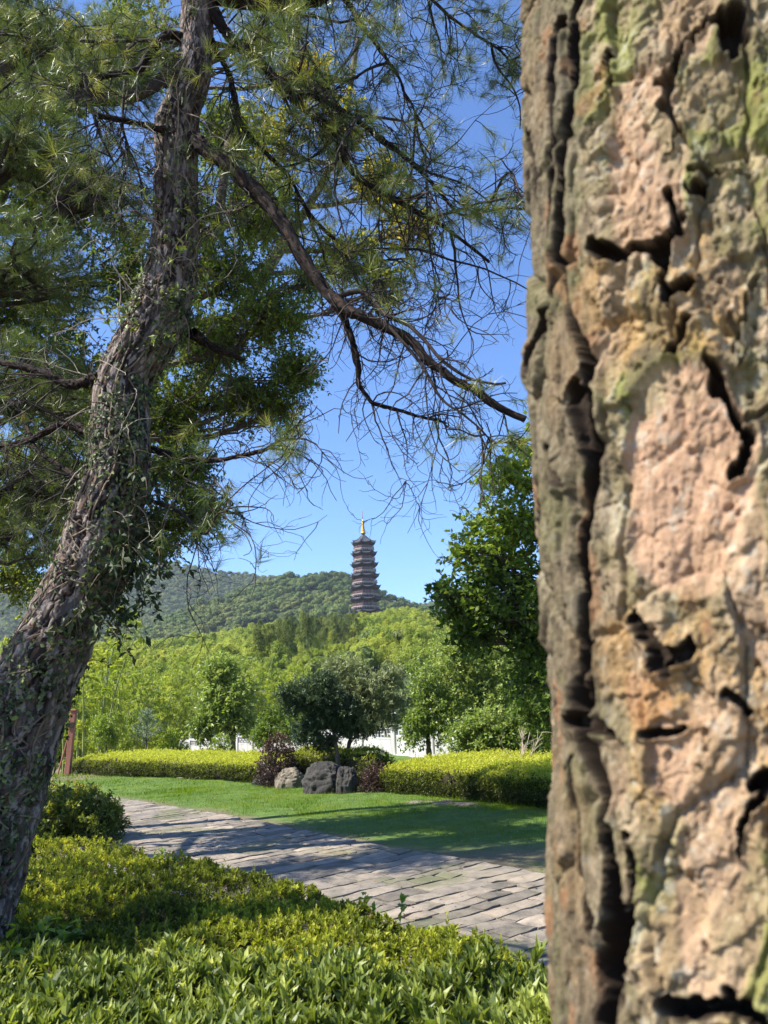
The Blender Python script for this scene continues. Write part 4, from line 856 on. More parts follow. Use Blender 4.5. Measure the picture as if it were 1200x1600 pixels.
# ---------------------------------------------------------------- trees and shrubs behind
TRUNKM = simplemat('tree_bark', (.06, .045, .035), (.15, .12, .09), 14, .9, .01)
def ppm(Y): return FPX/Y*1.0
def ell(cx, cy, Y, rx, ry, rd, n, gap=.0, seed=0, freq=None, lo=0.0):
    c = at(cx, cy, Y); k = ppm(Y)/math.cos(math.atan2(c[2]-1.5, Y)-0)*1.0
    R = np.array([rx/k, rd, ry/k]); p = rdir(n*3)*(lo+(1-lo)*rng.random((n*3, 1))**(1/2.3)); P = c+p*R
    f = freq or 2.2/max(min(R), .1); v = fbm(P*f, 2, 90+seed); keep = v > gap-.25; P = P[keep][:n]; return P, nrm(P-c), c, R
def foliage(fo, tw_, P, out, kk, slen, leaf, asp, bright=.5, var=.18, tmpl=LEAF_Q, up=.9, droop=0., twr=.003):
    n = len(P)
    if not n: return
    T = walk(P-out*slen*.4, nrm(out*.7+rdir(n)*.8+np.array([0, 0, droop])), rng.uniform(.7, 1.3, n)*slen, 5, .22, droop*.4)
    if tw_ is not None: tw_.tubes(T, np.linspace(twr, twr*.4, 5)[None].repeat(n, 0), 3)
    m_ = n*kk; b, t, i, f = sub(T, m_, .05, 1.0); d = nrm(t*.5+rdir(m_)*.85+np.array([0, 0, droop]))
    tone = rng.normal(bright, .10, n)[i]+rng.normal(0, var, m_)
    X_, Y_, Z_ = leaf_frames(d, nrm(rdir(m_)*.75+np.array([-.15, -.1, up])), rng.uniform(.65, 1.3, m_)*leaf, rng.uniform(.7, 1.2, m_)*leaf*asp); fo.inst(*tmpl, b, X_, Y_, Z_, np.clip(tone, 0, 1))
def limbs_to(br, stem, c, targets, r0, nsub=14, sub_r=.25):
    """a limb from the stem polyline to centre c, then branches to targets"""
    d = np.linalg.norm(stem-c, axis=1)+np.maximum(0, stem[:, 2]-c[2]+.3)*2; a = stem[d.argmin()]; mid = (a+c)/2+np.array([0, 0, -.08*np.linalg.norm(c-a)]); n_ = 14
    L = catmull(np.array([a, mid, c]), n_)+rng.normal(0, .01*np.linalg.norm(c-a), (n_, 3))*np.linspace(0, 1, n_)[:, None]; br.tubes(L[None], np.linspace(r0, r0*.35, n_)[None], 6)
    if nsub and len(targets):
        tg_ = targets[rng.integers(0, len(targets), nsub)]; s_ = L[rng.integers(n_//3, n_, nsub)]; t = np.linspace(0, 1, 8)[None, :, None]
        W = s_[:, None]*(1-t)+tg_[:, None]*t+rng.normal(0, .05, (nsub, 8, 3))*np.linalg.norm(tg_-s_, axis=1)[:, None, None]*np.sin(t*3.14); br.tubes(W, np.linspace(r0*sub_r*1.4, r0*sub_r*.3, 8)[None].repeat(nsub, 0), 4)
def tree(name, label, cat, stem_px, r0, r1, clusters, mat, leaf, asp, kk=10, slen=.22, group=None, bark=None, needles=False, tmpl=LEAF_Q, droop=0., up=.9, nsub=14, twr=.003, limb_r=.3, dn=1.):
    stem = catmull(np.array([at(*q) for q in stem_px]), 30); g0 = stem[0].copy()
    root = empty(name, g0, label, cat, group); mb = MB(); R_ = np.linspace(r0, r1, 30); R_[:3] *= [1.5, 1.25, 1.1]; mb.tubes(stem[None], R_[None]*(1+.1*rng.normal(size=30)), 10); mb.build('trunk', bark or TRUNKM, root, smooth=True)
    fo = MB(); br = MB()
    for k, cl in enumerate(clusters):
        cx, cy, Y, rx, ry, rd, n, gap, bright = cl; n = int(n*dn); P, out, c, R = ell(cx, cy, Y, rx, ry, rd, n, gap, k)
        if not len(P): continue
        limbs_to(br, stem, c, P, max(r1, r0*limb_r), nsub)
        if needles:
            b = P; tufts(fo, b, nrm(out*.6+rdir(len(b))*.7+np.array([0, 0, .1])), leaf*rng.uniform(.7, 1.2, len(b)), np.clip(rng.normal(bright, .2, len(b)), 0, 1))
            br.tubes(walk(P-out*slen, out+rdir(len(P))*.3, np.full(len(P), slen), 4, .2, 0), np.linspace(twr, twr*.5, 4)[None].repeat(len(P), 0), 3)
        else: foliage(fo, br, P, out, kk, slen, leaf, asp, bright, .16, tmpl, up, droop, twr)
    br.build('branch', bark or TRUNKM, root); fo.build('foliage', mat, root); return root
DK = leafmat('evergreen_leaf', [(0, (.05, .085, .018)), (.45, (.12, .17, .035)), (.8, (.23, .28, .05)), (1, (.40, .41, .07))], .5, .5, .25)
YL = leafmat('autumn_leaf', [(0, (.14, .17, .03)), (.5, (.34, .33, .05)), (1, (.55, .42, .06))], .5, .5, .3)
MP = leafmat('maple_leaf', [(0, (.05, .09, .02)), (.4, (.13, .20, .035)), (.8, (.25, .33, .05)), (1, (.36, .43, .07))], .5, .5, .25)
LG = leafmat('light_leaf', [(0, (.10, .16, .03)), (.5, (.21, .29, .06)), (1, (.40, .44, .14))], .4, .4, .35)
BG = leafmat('bluegreen_leaf', [(0, (.022, .045, .018)), (.5, (.07, .11, .045)), (1, (.22, .28, .12))], .2, .45, .4)

# the dense wood at the left edge
def CLSHADE(x, y, z, r_, n, gap=.1, b_=.4):  # unseen foliage cluster, added out of frame to shade trunk and bed
    p_ = topx((x, y, z)); k = ppm(y)/math.cos(math.atan2(z-1.5, y)); return (p_[0], p_[1], y, r_*k, r_*.7*k, r_, n, gap, b_)
tree('pine_tree', 'dark needled pine crowding the upper left corner behind the leaning trunk', 'tree', [(-330, 1420, 6.8), (-200, 900, 6.8), (-110, 500, 6.8), (-30, 190, 6.9), (-8, 0, 6.9), (5, -300, 6.8)], .19, .11,
     [(60, 60, 6.6, 150, 90, .8, 900, .05, .5), (60, 230, 6.8, 130, 100, .9, 1100, .0, .45), (190, 100, 6.8, 100, 110, .7, 800, .1, .55), (180, 300, 7.2, 90, 90, .7, 420, .15, .45), (60, 420, 6.9, 130, 90, .9, 900, .0, .4), (50, 600, 7.2, 120, 90, .8, 800, .0, .4), (110, 740, 7.2, 100, 70, .8, 600, .05, .4), (20, 830, 7, 110, 60, .8, 500, .05, .4),
      (-60, -140, 7.2, 200, 160, 1.0, 600, .15, .5), (250, -160, 7.6, 220, 120, 1.0, 420, .15, .5), (420, 60, 6.6, 110, 90, .7, 420, .15, .6)], NEED, .12, 1, dn=.95, needles=True, group='pine trees', slen=.12, bark=BRM)
tree('broadleaf_tree', 'dense dark evergreen tree filling the left edge behind the pines', 'tree', [(-420, 1330, 9), (-300, 900, 9), (-150, 600, 9), (0, 300, 9), (80, 60, 9)], .22, .06,
     [(40, 480, 9, 130, 110, 1.0, 900, .0, .35), (110, 620, 9, 120, 110, 1.0, 900, .05, .35), (50, 780, 9, 110, 110, 1.0, 900, .0, .4), (150, 780, 9.2, 90, 80, .8, 500, .1, .35), (30, 900, 8.6, 60, 50, .7, 200, .2, .6), (80, 300, 9.2, 130, 120, 1.0, 900, .05, .4), (200, 420, 9.2, 80, 100, .8, 420, .12, .4), (60, 120, 9.4, 150, 110, 1.0, 800, .1, .45), (220, 60, 9.6, 110, 90, 1, 420, .15, .5), (-120, 300, 9, 150, 300, 1.3, 900, 0.1, .4), CLSHADE(-4.6, 3.15, 4.2, .9, 620, .0), CLSHADE(-5.2, 3.6, 3.7, .75, 330, .05), CLSHADE(-5.6, 2.6, 4.6, .7, 220, .1), CLSHADE(-5.4, 4.6, 5.2, .8, 260, .15)],
     DK, .062, .45, 13, .26, dn=1.05, group='broadleaf trees at the left')
tree('broadleaf_tree', 'small leaved evergreen tree spreading into the blue sky right of the leaning pine', 'tree', [(-160, 1330, 8.2), (40, 1000, 8.2), (170, 780, 8.2), (250, 560, 8.2), (330, 380, 8.2), (360, 200, 8.3)], .16, .04,
     [(360, 430, 8.2, 100, 65, .7, 330, .2, .55), (300, 340, 8.2, 80, 80, .7, 200, .2, .5), (430, 500, 8, 75, 50, .5, 260, .2, .6), (330, 540, 8.2, 80, 60, .7, 330, .15, .55), (460, 585, 8, 46, 34, .4, 190, .15, .55), (385, 625, 8.1, 80, 42, .5, 240, .15, .5), (275, 640, 8.2, 70, 60, .6, 300, .12, .45), (285, 730, 8.3, 65, 50, .6, 260, .12, .4), (305, 800, 8.2, 50, 36, .5, 190, .12, .45), (245, 840, 8.2, 50, 40, .5, 160, .1, .4), (480, 440, 8.1, 35, 40, .3, 70, .2, .6), (440, 640, 8.1, 40, 22, .3, 70, .15, .55), (400, 330, 8.6, 80, 70, .6, 260, .2, .6), (350, 220, 8.8, 90, 90, .7, 300, .2, .6)],
     DK, .046, .52, 20, .30, dn=1.35, group='broadleaf trees at the left')
tree('broadleaf_tree', 'tall tree with yellowing leaves glimpsed through the pine twigs', 'tree', [(-30, 1310, 10.5), (100, 1000, 10.5), (260, 700, 10.8), (400, 450, 11), (520, 250, 11), (560, 60, 11)], .15, .04,
     [(480, 120, 11, 85, 45, .6, 210, .1, .7), (600, 290, 11, 65, 55, .6, 210, .15, .6), (640, 360, 11, 60, 50, .6, 170, .15, .7), (430, 330, 11, 85, 80, .8, 260, .15, .2), (540, 400, 11, 80, 50, .6, 230, .15, .3), (600, 450, 11, 55, 45, .5, 150, .2, .2), (420, 220, 11, 90, 70, .8, 230, .15, .4), (540, 200, 11, 70, 60, .6, 130, .25, .6), (120, 90, 11, 80, 80, .8, 200, .1, .7)], YL, .07, .62, 11, .26, group='broadleaf trees at the left')
# the maple-like tree beside the near trunk
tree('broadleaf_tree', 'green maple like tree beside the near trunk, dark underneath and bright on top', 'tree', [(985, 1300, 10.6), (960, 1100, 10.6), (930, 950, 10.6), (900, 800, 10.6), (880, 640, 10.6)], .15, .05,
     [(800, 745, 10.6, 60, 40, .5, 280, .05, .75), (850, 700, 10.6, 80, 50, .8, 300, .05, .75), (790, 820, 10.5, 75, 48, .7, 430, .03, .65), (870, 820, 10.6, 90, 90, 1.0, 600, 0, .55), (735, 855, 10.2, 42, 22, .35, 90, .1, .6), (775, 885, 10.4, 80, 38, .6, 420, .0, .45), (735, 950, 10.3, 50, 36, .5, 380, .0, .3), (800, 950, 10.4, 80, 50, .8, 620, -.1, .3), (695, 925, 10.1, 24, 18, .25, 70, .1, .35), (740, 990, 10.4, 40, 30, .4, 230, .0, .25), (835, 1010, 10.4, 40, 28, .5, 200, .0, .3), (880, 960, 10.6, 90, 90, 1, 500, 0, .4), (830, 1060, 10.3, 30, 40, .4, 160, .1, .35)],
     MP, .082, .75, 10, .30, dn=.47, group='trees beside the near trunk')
# trees behind the right hedge
def lt(label, stem, cl, mat=LG, leaf=.085, n=12, g='light green trees behind the right hedge', r=.07): return tree('broadleaf_tree', label, 'tree', stem, r, .02, cl, mat, leaf, .5, n, .28, group=g)
lt('light green tree standing right behind the pale fence post', [(672, 1200, 18.5), (668, 1140, 18.5), (665, 1060, 18.5)], [(662, 1085, 18.5, 32, 55, .6, 300, .0, .45), (650, 1135, 18.2, 28, 40, .5, 200, .0, .45), (690, 1120, 18.4, 35, 50, .6, 240, .0, .5)])
lt('pale small leaved tree tallest behind the right hedge, below the dark maple', [(745, 1195, 19), (748, 1100, 19), (760, 1010, 19)], [(715, 1040, 19, 50, 45, .8, 420, .0, .7), (770, 1040, 19.2, 55, 50, .8, 420, .0, .65), (740, 1100, 19, 60, 50, .9, 480, .0, .6), (800, 1090, 19, 50, 50, .8, 400, .0, .6), (690, 1010, 19.5, 25, 20, .5, 90, .1, .65)])
lt('leafy light green tree low behind the right hedge beside the bare twigs', [(780, 1200, 17), (782, 1150, 17), (790, 1100, 17)], [(760, 1140, 17, 40, 38, .6, 330, .0, .6), (800, 1150, 17, 45, 34, .6, 330, .0, .45), (835, 1130, 17, 40, 50, .6, 330, .0, .35), (725, 1155, 17, 30, 25, .5, 190, .0, .5)])
lt('dark green tree behind the hedge against the near trunk', [(880, 1220, 15), (880, 1140, 15), (870, 1050, 15)], [(850, 1080, 15, 45, 60, .7, 330, .0, .35), (880, 1150, 15, 50, 50, .7, 300, .0, .3), (825, 1100, 15, 25, 30, .5, 130, .0, .3)], MP)
# clipped blue green pair by the rocks
GG = leafmat('grey_green_leaf', [(0, (.045, .07, .03)), (.5, (.13, .17, .075)), (1, (.33, .36, .18))], .25, .5, .3)
def nd_tree(label, stem, cl, mat, bright): return tree('conifer', label, 'tree', stem, .055, .02, cl, mat, .07, .3, 16, .15, group='small conifers behind the rocks', up=.5, twr=.002)
nd_tree('small dark blue green conifer leaning left above the rocks', [(530, 1200, 15.4), (524, 1160, 15.4), (515, 1110, 15.4)], [(488, 1085, 15.3, 44, 27, .45, 420, .05, .35), (458, 1098, 15.2, 26, 20, .3, 170, .05, .3), (520, 1110, 15.4, 40, 30, .45, 420, -.1, .25), (495, 1128, 15.4, 30, 12, .4, 150, .05, .25), (448, 1082, 15.1, 16, 9, .2, 60, .1, .35), (478, 1148, 15.3, 26, 16, .35, 170, .05, .25), (508, 1160, 15.5, 18, 14, .3, 110, .1, .2), (535, 1135, 15.5, 22, 14, .3, 120, .1, .3), (505, 1062, 15.4, 22, 14, .3, 110, .0, .4)], BG, .3)
nd_tree('paler rounded grey green conifer with two dark stems above the rocks', [(541, 1200, 15.8), (546, 1160, 15.8), (560, 1110, 15.8)], [(562, 1072, 15.8, 56, 30, .6, 400, .18, .8), (608, 1096, 15.8, 34, 30, .5, 260, .15, .7), (562, 1112, 15.8, 44, 26, .6, 330, .1, .6), (592, 1130, 15.7, 35, 16, .4, 170, .12, .65), (535, 1040, 15.8, 36, 16, .4, 170, .1, .8), (612, 1058, 15.9, 26, 20, .4, 130, .1, .7), (560, 1140, 15.8, 26, 16, .3, 120, .1, .55)], GG, .7)

# shrubs
def shrub(name, label, cat, c, R, n, mat, leaf, asp, kk=9, bright=.5, grad=0., group=None, stems=8, slen=.1, tmpl=LEAF_Q, gap=-.1, up=.8):
    root = empty(name, (c[0], c[1], c[2]), label, cat, group); fo = MB(); br = MB(); R = np.array(R)
    p = rdir(n*2); p[:, 2] = np.abs(p[:, 2]); p *= rng.random((n*2, 1))**(1/3.); P = np.array(c)+p*R; P = P[fbm(P*3/min(R), 2, 4) > gap][:n]; out = nrm((P-np.array(c))/R)
    S_ = np.array(c)+rng.normal(0, .04, (stems, 3))*np.array([1, 1, 0]); T = P[rng.integers(0, len(P), stems)]; t = np.linspace(0, 1, 7)[None, :, None]; br.tubes(S_[:, None]*(1-t)+T[:, None]*t+rng.normal(0, .02, (stems, 7, 3)), np.linspace(.018, .006, 7)[None].repeat(stems, 0)*max(R[2], .5), 5)
    hgt = (P[:, 2]-c[2])/R[2]
    foliage(fo, br, P, out, kk, slen, leaf, asp, bright+0*hgt.mean(), .16, tmpl, up, .05, .002)
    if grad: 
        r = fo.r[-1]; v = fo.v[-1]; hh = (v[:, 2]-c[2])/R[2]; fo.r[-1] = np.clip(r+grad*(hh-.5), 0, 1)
    br.build('stem', TRUNKM, root); fo.build('foliage', mat, root); return root
RD = leafmat('purple_leaf', [(0, (.03, .018, .018)), (.6, (.075, .035, .03)), (.85, (.16, .08, .05)), (1, (.42, .16, .11))], .25, .45, .4)
g3 = lambda px, py: gz(px, py)
c = gz(456, 1214); shrub('red_shrub', 'dark purple leaved shrub with reddish tips left of the conifers', 'shrub', (c[0]-.06, 15.7, 0), (.46, .45, .98), 1100, RD, .04, .5, 10, .35, .55)
c = gz(580, 1243); shrub('red_shrub', 'low reddish brown shrub between the boulders and the right hedge', 'shrub', (c[0]+.06, 13.85, 0), (.30, .3, .5), 420, RD, .035, .5, 10, .4, .5)
YG = leafmat('bright_leaf', [(0, (.10, .17, .02)), (.5, (.22, .31, .035)), (1, (.38, .42, .06))], .4, .4, .35)
c = at(268, 1172, 24); shrub('green_bush', 'round bright yellow green bush behind the left hedge', 'bush', (c[0], 24, .0), (.55, .5, 1.0), 600, YG, .075, .5, 9, .6, .2)
c = at(165, 1180, 23); tree('young_tree', 'slim young tree with bright leaves near the left end of the hedge', 'tree', [(165, 1195, 23), (166, 1160, 23), (165, 1120, 23)], .03, .012, [(163, 1140, 23, 20, 26, .4, 230, .0, .5), (175, 1155, 23, 14, 18, .3, 100, .0, .45)], YG, .07, .5, 9, .2)
# pale upswept young conifer
def spiky():
    c = at(228, 1180, 23.5); root = empty('young_conifer', c, 'pale young conifer with upswept spiky branches behind the left hedge', 'tree'); br = MB(); fo = MB(); H = 1.5
    br.tubes(np.array([[c, c+[0, 0, .7], c+[.03, 0, H]]]), np.array([[.03, .02, .006]]), 6, cap=True)
    n = 46; h = rng.uniform(.25, 1.25, n); a = rng.random(n)*6.28; S0 = c+np.stack([0*h, 0*h, h], -1); T = walk(S0, np.stack([np.cos(a), np.sin(a), np.full(n, .7)], -1), (1.5-h)*.55, 7, .06, .04); br.tubes(T, np.linspace(.009, .003, 7)[None].repeat(n, 0), 4)
    m_ = n*42; b, t, i, f = sub(T, m_, .1, 1); X_, Y_, Z_ = leaf_frames(nrm(t*.7+rdir(m_)*.7), rdir(m_), rng.uniform(.05, .08, m_), rng.uniform(.016, .024, m_)); fo.inst(*LEAF_Q, b, X_, Y_, Z_, np.clip(rng.normal(.75, .15, m_), 0, 1)); br.build('trunk', TRUNKM, root); fo.build('foliage', BG2, root)
BG2 = leafmat('silver_needle', [(0, (.10, .17, .10)), (1, (.30, .38, .24))], .2, .5, .3)
spiky()
tree('broadleaf_tree', 'grey green magnolia like tree with drooping leaf clusters behind the white fence', 'tree', [(365, 1190, 27), (362, 1110, 27), (350, 1030, 27)], .09, .03,
     [(345, 1045, 27, 28, 26, .7, 230, .0, .6), (372, 1085, 27, 34, 30, .8, 260, .0, .6), (345, 1110, 27, 34, 28, .8, 220, .0, .45), (372, 1130, 27, 30, 22, .7, 170, .0, .5), (335, 1080, 27, 24, 20, .6, 130, .05, .6), (318, 1135, 27, 24, 24, .6, 160, .0, .35)], LG, .17, .4, 9, .35, group=None, droop=-.1)
tree('broadleaf_tree', 'dark green bushy tree just left of the conifers by the fence', 'tree', [(415, 1200, 19), (420, 1160, 19), (425, 1120, 19)], .04, .02, [(430, 1125, 19, 26, 24, .4, 260, .0, .4), (412, 1150, 19, 22, 20, .4, 180, .0, .45), (445, 1140, 18.6, 20, 22, .4, 160, .0, .3)], MP, .07, .5, 10, .2)
shrub('leafy_weed', 'small leafy plant growing over the white fence at the left', 'bush', (at(345, 1185, 25)[0], 25, -.2), (.5, .4, .95), 300, MP, .08, .5, 8, .6, .2)

# bamboo grove
BAM2 = leafmat('bamboo_leaf', [(0, (.09, .15, .022)), (.35, (.18, .26, .035)), (.7, (.31, .38, .055)), (1, (.47, .48, .09))], .45, .55, .2)
def bamboo_clump(H, seed):
    root = empty('bamboo_clump', (0, 0, 0)); fo = MB(); cu = MB(); n = 7
    for q in range(n):
        a = rng.random()*6.28; r_ = rng.uniform(.1, .7); b0 = np.array([r_*math.cos(a), r_*math.sin(a), 0]); bend = rng.uniform(.4, 1.3); h = H*rng.uniform(.75, 1.05); t = np.linspace(0, 1, 14)
        S = b0+np.stack([bend*t**2.5*math.cos(a), bend*t**2.5*math.sin(a), h*(t-.08*t**3)], -1); cu.tubes(S[None], np.linspace(.035, .008, 14)[None], 6)
        m_ = 26; b, tt, i, f = sub(S[None], m_, .22, 1.0); d = nrm(rdir(m_)*np.array([1, 1, .4])+np.array([0, 0, .5])); T = walk(b, d, rng.uniform(.35, .9, m_)*(1.25-.7*f), 6, .1, -.16); cu.tubes(T, np.linspace(.006, .002, 6)[None].repeat(m_, 0), 3)
        k_ = m_*26; b, tt, i, f = sub(T, k_, .2, 1.0); X_, Y_, Z_ = leaf_frames(nrm(tt*.6+rdir(k_)*.6+np.array([0, 0, -.45])), nrm(rdir(k_)*.55+np.array([-.35, -.35, .8])), rng.uniform(.13, .24, k_), rng.uniform(.03, .055, k_)); fo.inst(*LEAF_Q, b, X_, Y_, Z_, np.clip(rng.normal(.42+.35*rng.random(m_)[i], .13, k_)+.15*(b[:, 2]/H), 0, 1))
    cu.build('culm', CULM, root); fo.build('foliage', BAM2, root); return root
bproto = [bamboo_clump(h, i) for i, h in enumerate((5.2, 6.0, 4.4))]
def copy_thing(o):
    c_ = o.copy(); COL.objects.link(c_)
    for ch in o.children:
        q = ch.copy(); COL.objects.link(q); q.parent = c_
    return c_
BS = [(112, 31, 1), (140, 27, 2), (150, 35, 1.0), (178, 33, .95), (200, 29, .85), (215, 38, 1), (243, 31, .9), (262, 36, 1.0), (285, 30, .8), (300, 40, 1.05), (322, 34, .9), (345, 44, 1.1), (385, 38, .95), (405, 33, .8), (425, 42, 1.0), (448, 36, .8), (470, 44, .95), (60, 30, 1), (20, 34, 1.1), (-30, 30, 1.1), (90, 42, 1.1), (180, 46, 1.15), (250, 48, 1.15), (500, 40, .75), (400, 50, 1.1), (330, 52, 1.1), (620, 34, .7), (650, 28, .6), (690, 34, .8), (740, 30, .8), (560, 46, .8), (800, 32, .9)]
used_b = set()
for i, (px_, Y_, sc_) in enumerate(BS):
    if 255 < px_ < 520: Y_ = max(Y_, 47+(i % 5)*1.5); sc_ = max(sc_, 1.1)
    k = i % 3; o_ = bproto[k] if k not in used_b else copy_thing(bproto[k]); used_b.add(k); sc_ = min(sc_, 1.2)
    P = at(px_, 1150, Y_); o_.location = (P[0], Y_, -1.3); o_.rotation_euler = (0, 0, random.uniform(0, 6.28)); o_.scale = (sc_,)*3
    tag(o_, 'tall feathery yellow green bamboo clump in the grove between the hedges and the hill', 'bamboo', 'bamboo clumps below the hill')

# ---------------------------------------------------------------- hedges
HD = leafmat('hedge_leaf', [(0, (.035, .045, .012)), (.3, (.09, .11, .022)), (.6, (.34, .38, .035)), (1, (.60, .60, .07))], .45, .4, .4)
CORE = simplemat('hedge_core', (.025, .02, .012), (.06, .05, .03), 12, 1, .03)
def hedge(label, front, depth, H, ntop, nfront, leaf, name='hedge', brk=None, sideb=.3, back=False, topb=.82):
    """front = ground points along the front edge; the hedge extends away from the camera by depth"""
    F_ = catmull(np.c_[np.array(front)[:, :2], np.zeros(len(front))], 120)[:, :2]; tg_ = nrm(np.gradient(F_, axis=0)); N_ = np.c_[-tg_[:, 1], tg_[:, 0]]; N_ *= np.sign(N_[:, 1:2]+1e-9)
    root = empty(name, (*F_[60], 0), label, 'hedge', 'clipped hedges behind the lawn'); g = MB()
    def S(u, v, w_):   # u along, v depth 0..1, w height 0..1
        i = np.clip(u, 0, 1)*119; j = np.minimum(i.astype(int), 118); f = (i-j)[:, None]; b = F_[j]*(1-f)+F_[j+1]*f; nn = N_[j]; x = b+nn*(v*depth)[:, None]; hz = H*(1+.10*fbm(np.c_[x*.9, x[:, 0]*0], 2, 77)+.05*fbm(np.c_[x*3.5, x[:, 0]*0], 2, 78)); rnd_ = np.clip(1-((.5-np.abs(v-.5))*depth/.28), 0, 1)**2*.22; ru = np.clip(1-((.5-np.abs(u-.5))*len_/.3), 0, 1)**2*.25; return np.c_[x, w_*hz*(1-rnd_-ru)]
    len_ = float(np.linalg.norm(np.diff(F_, axis=0), axis=1).sum())
    # solid dark core added inside to block light
    uu, vv = np.meshgrid(np.linspace(.01, .99, 80), np.linspace(.06, .94, 10), indexing='ij'); T_ = S(uu.ravel(), vv.ravel(), np.full(uu.size, .86)); idx = np.arange(uu.size).reshape(uu.shape); q = np.stack([idx[:-1, :-1], idx[1:, :-1], idx[1:, 1:], idx[:-1, 1:]], -1).reshape(-1, 4)
    loop = np.concatenate([idx[:-1, 0], idx[-1, :-1], idx[1:, -1][::-1], idx[0, 1:][::-1]]); lo_ = T_[loop].copy(); lo_[:, 2] = .04; nb = len(loop); g.add(np.vstack([T_, lo_]), np.vstack([q, np.array([[loop[a], loop[(a+1) % nb], T_.shape[0]+(a+1) % nb, T_.shape[0]+a] for a in range(nb)])])); g.build('blocker_core', CORE, root)
    fo = MB(); tw2 = MB()
    def put(u, v, w_, out, bright, kk=9, sl=.07):
        P = S(u, v, w_); P[:, 2] += rng.normal(0, .015, len(P)); foliage(fo, None, P, out, kk, sl, leaf, .48, bright, .15, LEAF_Q, .8, .25, .002)
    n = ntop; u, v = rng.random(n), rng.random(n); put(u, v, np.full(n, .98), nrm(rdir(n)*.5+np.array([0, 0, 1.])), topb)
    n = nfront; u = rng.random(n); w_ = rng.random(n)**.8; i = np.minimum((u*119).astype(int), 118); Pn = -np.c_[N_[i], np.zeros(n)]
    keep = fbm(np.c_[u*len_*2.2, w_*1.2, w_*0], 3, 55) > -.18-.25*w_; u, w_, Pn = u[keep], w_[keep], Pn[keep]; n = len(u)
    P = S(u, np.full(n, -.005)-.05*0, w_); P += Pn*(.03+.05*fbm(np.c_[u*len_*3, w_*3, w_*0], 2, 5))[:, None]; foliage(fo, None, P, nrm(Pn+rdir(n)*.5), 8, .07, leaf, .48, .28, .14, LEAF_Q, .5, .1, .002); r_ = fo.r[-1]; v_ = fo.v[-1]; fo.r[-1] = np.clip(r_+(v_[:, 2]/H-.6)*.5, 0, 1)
    for e in (0., 1.):
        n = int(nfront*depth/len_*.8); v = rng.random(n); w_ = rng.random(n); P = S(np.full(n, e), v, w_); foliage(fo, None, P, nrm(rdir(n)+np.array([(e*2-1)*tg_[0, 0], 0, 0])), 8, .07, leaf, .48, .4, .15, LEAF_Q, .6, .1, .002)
    n = int(len_*26); u = rng.random(n); P0 = S(u, rng.random(n)*.12, np.full(n, .0)); tw2.tubes(walk(P0, rdir(n)*.35+np.array([0, 0, 1.]), np.full(n, H*.8), 6, .2, 0), np.linspace(.007, .003, 6)[None].repeat(n, 0), 4)
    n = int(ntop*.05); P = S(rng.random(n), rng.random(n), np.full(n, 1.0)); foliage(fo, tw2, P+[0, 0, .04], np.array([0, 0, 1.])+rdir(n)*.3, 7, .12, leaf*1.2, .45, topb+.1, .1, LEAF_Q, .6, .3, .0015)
    tw2.build('stem', TRUNKM, root); fo.build('foliage', HD, root); return root
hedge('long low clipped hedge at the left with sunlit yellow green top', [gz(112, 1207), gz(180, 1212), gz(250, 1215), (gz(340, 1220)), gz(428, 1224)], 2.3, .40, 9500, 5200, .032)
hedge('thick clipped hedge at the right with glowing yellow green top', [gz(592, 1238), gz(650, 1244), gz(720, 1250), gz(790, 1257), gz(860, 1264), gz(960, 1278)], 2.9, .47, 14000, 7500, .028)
hedge('short dark strip of clipped hedge just behind the boulders', [gz(446, 1224)+[0, .3, 0], gz(500, 1228)+[0, .5, 0], gz(575, 1232)+[0, .5, 0]], .8, .62, 1500, 1500, .03, topb=.55)

# ---------------------------------------------------------------- rocks
def rockmat(name, a, b_, c_):
    m, n, b, o = newmat(name); f = noise(n, 5, 8, .6, (1, 1, .45)); f2 = noise(n, 22, 8, .7); c = ramp(n, [(.3, a), (.5, b_), (.7, c_)], math_(n, 'ADD', math_(n, 'MULTIPLY', f, .65), math_(n, 'MULTIPLY', f2, .35))); n.links.new(c, b.inputs['Base Color']); b.inputs['Roughness'].default_value = .85; bump(n, b, math_(n, 'ADD', f, math_(n, 'MULTIPLY', f2, .6)), 1, .03); return m
RK1 = rockmat('shaded_rock', (.012, .012, .010), (.03, .027, .023), (.095, .085, .07)); RK2 = rockmat('tan_rock', (.06, .05, .038), (.17, .14, .10), (.32, .27, .20))  # grey rock colour lowered to stand in for shade from the conifers
def rock(label, c, R, mat, seed, lobes=(), name='boulder', group='boulders at the lawn edge'):
    nu, nv = 90, 60; th_ = np.linspace(0, 2*np.pi, nu+1)[:-1]; ph = np.linspace(-.35, math.pi/2, nv); T_, P_ = np.meshgrid(th_, ph); n = np.stack([np.cos(P_)*np.cos(T_), np.cos(P_)*np.sin(T_), np.sin(P_)], -1)
    e = np.sign(n)*np.abs(n)**.72; r_ = 1+.22*fbm(n*1.3+seed, 3, seed)+.14*np.abs(fbm(n*3.1+seed, 3, seed+3))+.05*fbm(n*9+seed, 4, seed+5)+.02*np.floor(fbm(n*1.7+seed, 2, seed+11)*4)/2
    st = np.abs(fbm(np.stack([n[..., 0]*5, n[..., 1]*5, n[..., 2]*1.2+seed], -1), 3, seed+8)); r_ -= .07*ss(.10, .0, st); g = MB(); P = np.array(c)+e*r_[..., None]*np.array(R); idx = np.arange(T_.size).reshape(T_.shape)
    g.add(P, np.stack([idx[:-1], np.roll(idx[:-1], -1, 1), np.roll(idx[1:], -1, 1), idx[1:]], -1).reshape(-1, 4)); o_ = g.build(name, mat, smooth=True)
    v = o_.data; o_.location = Vector(c); v.transform(Matrix.Translation(-Vector(c))); return tag(o_, label, 'rock', group)
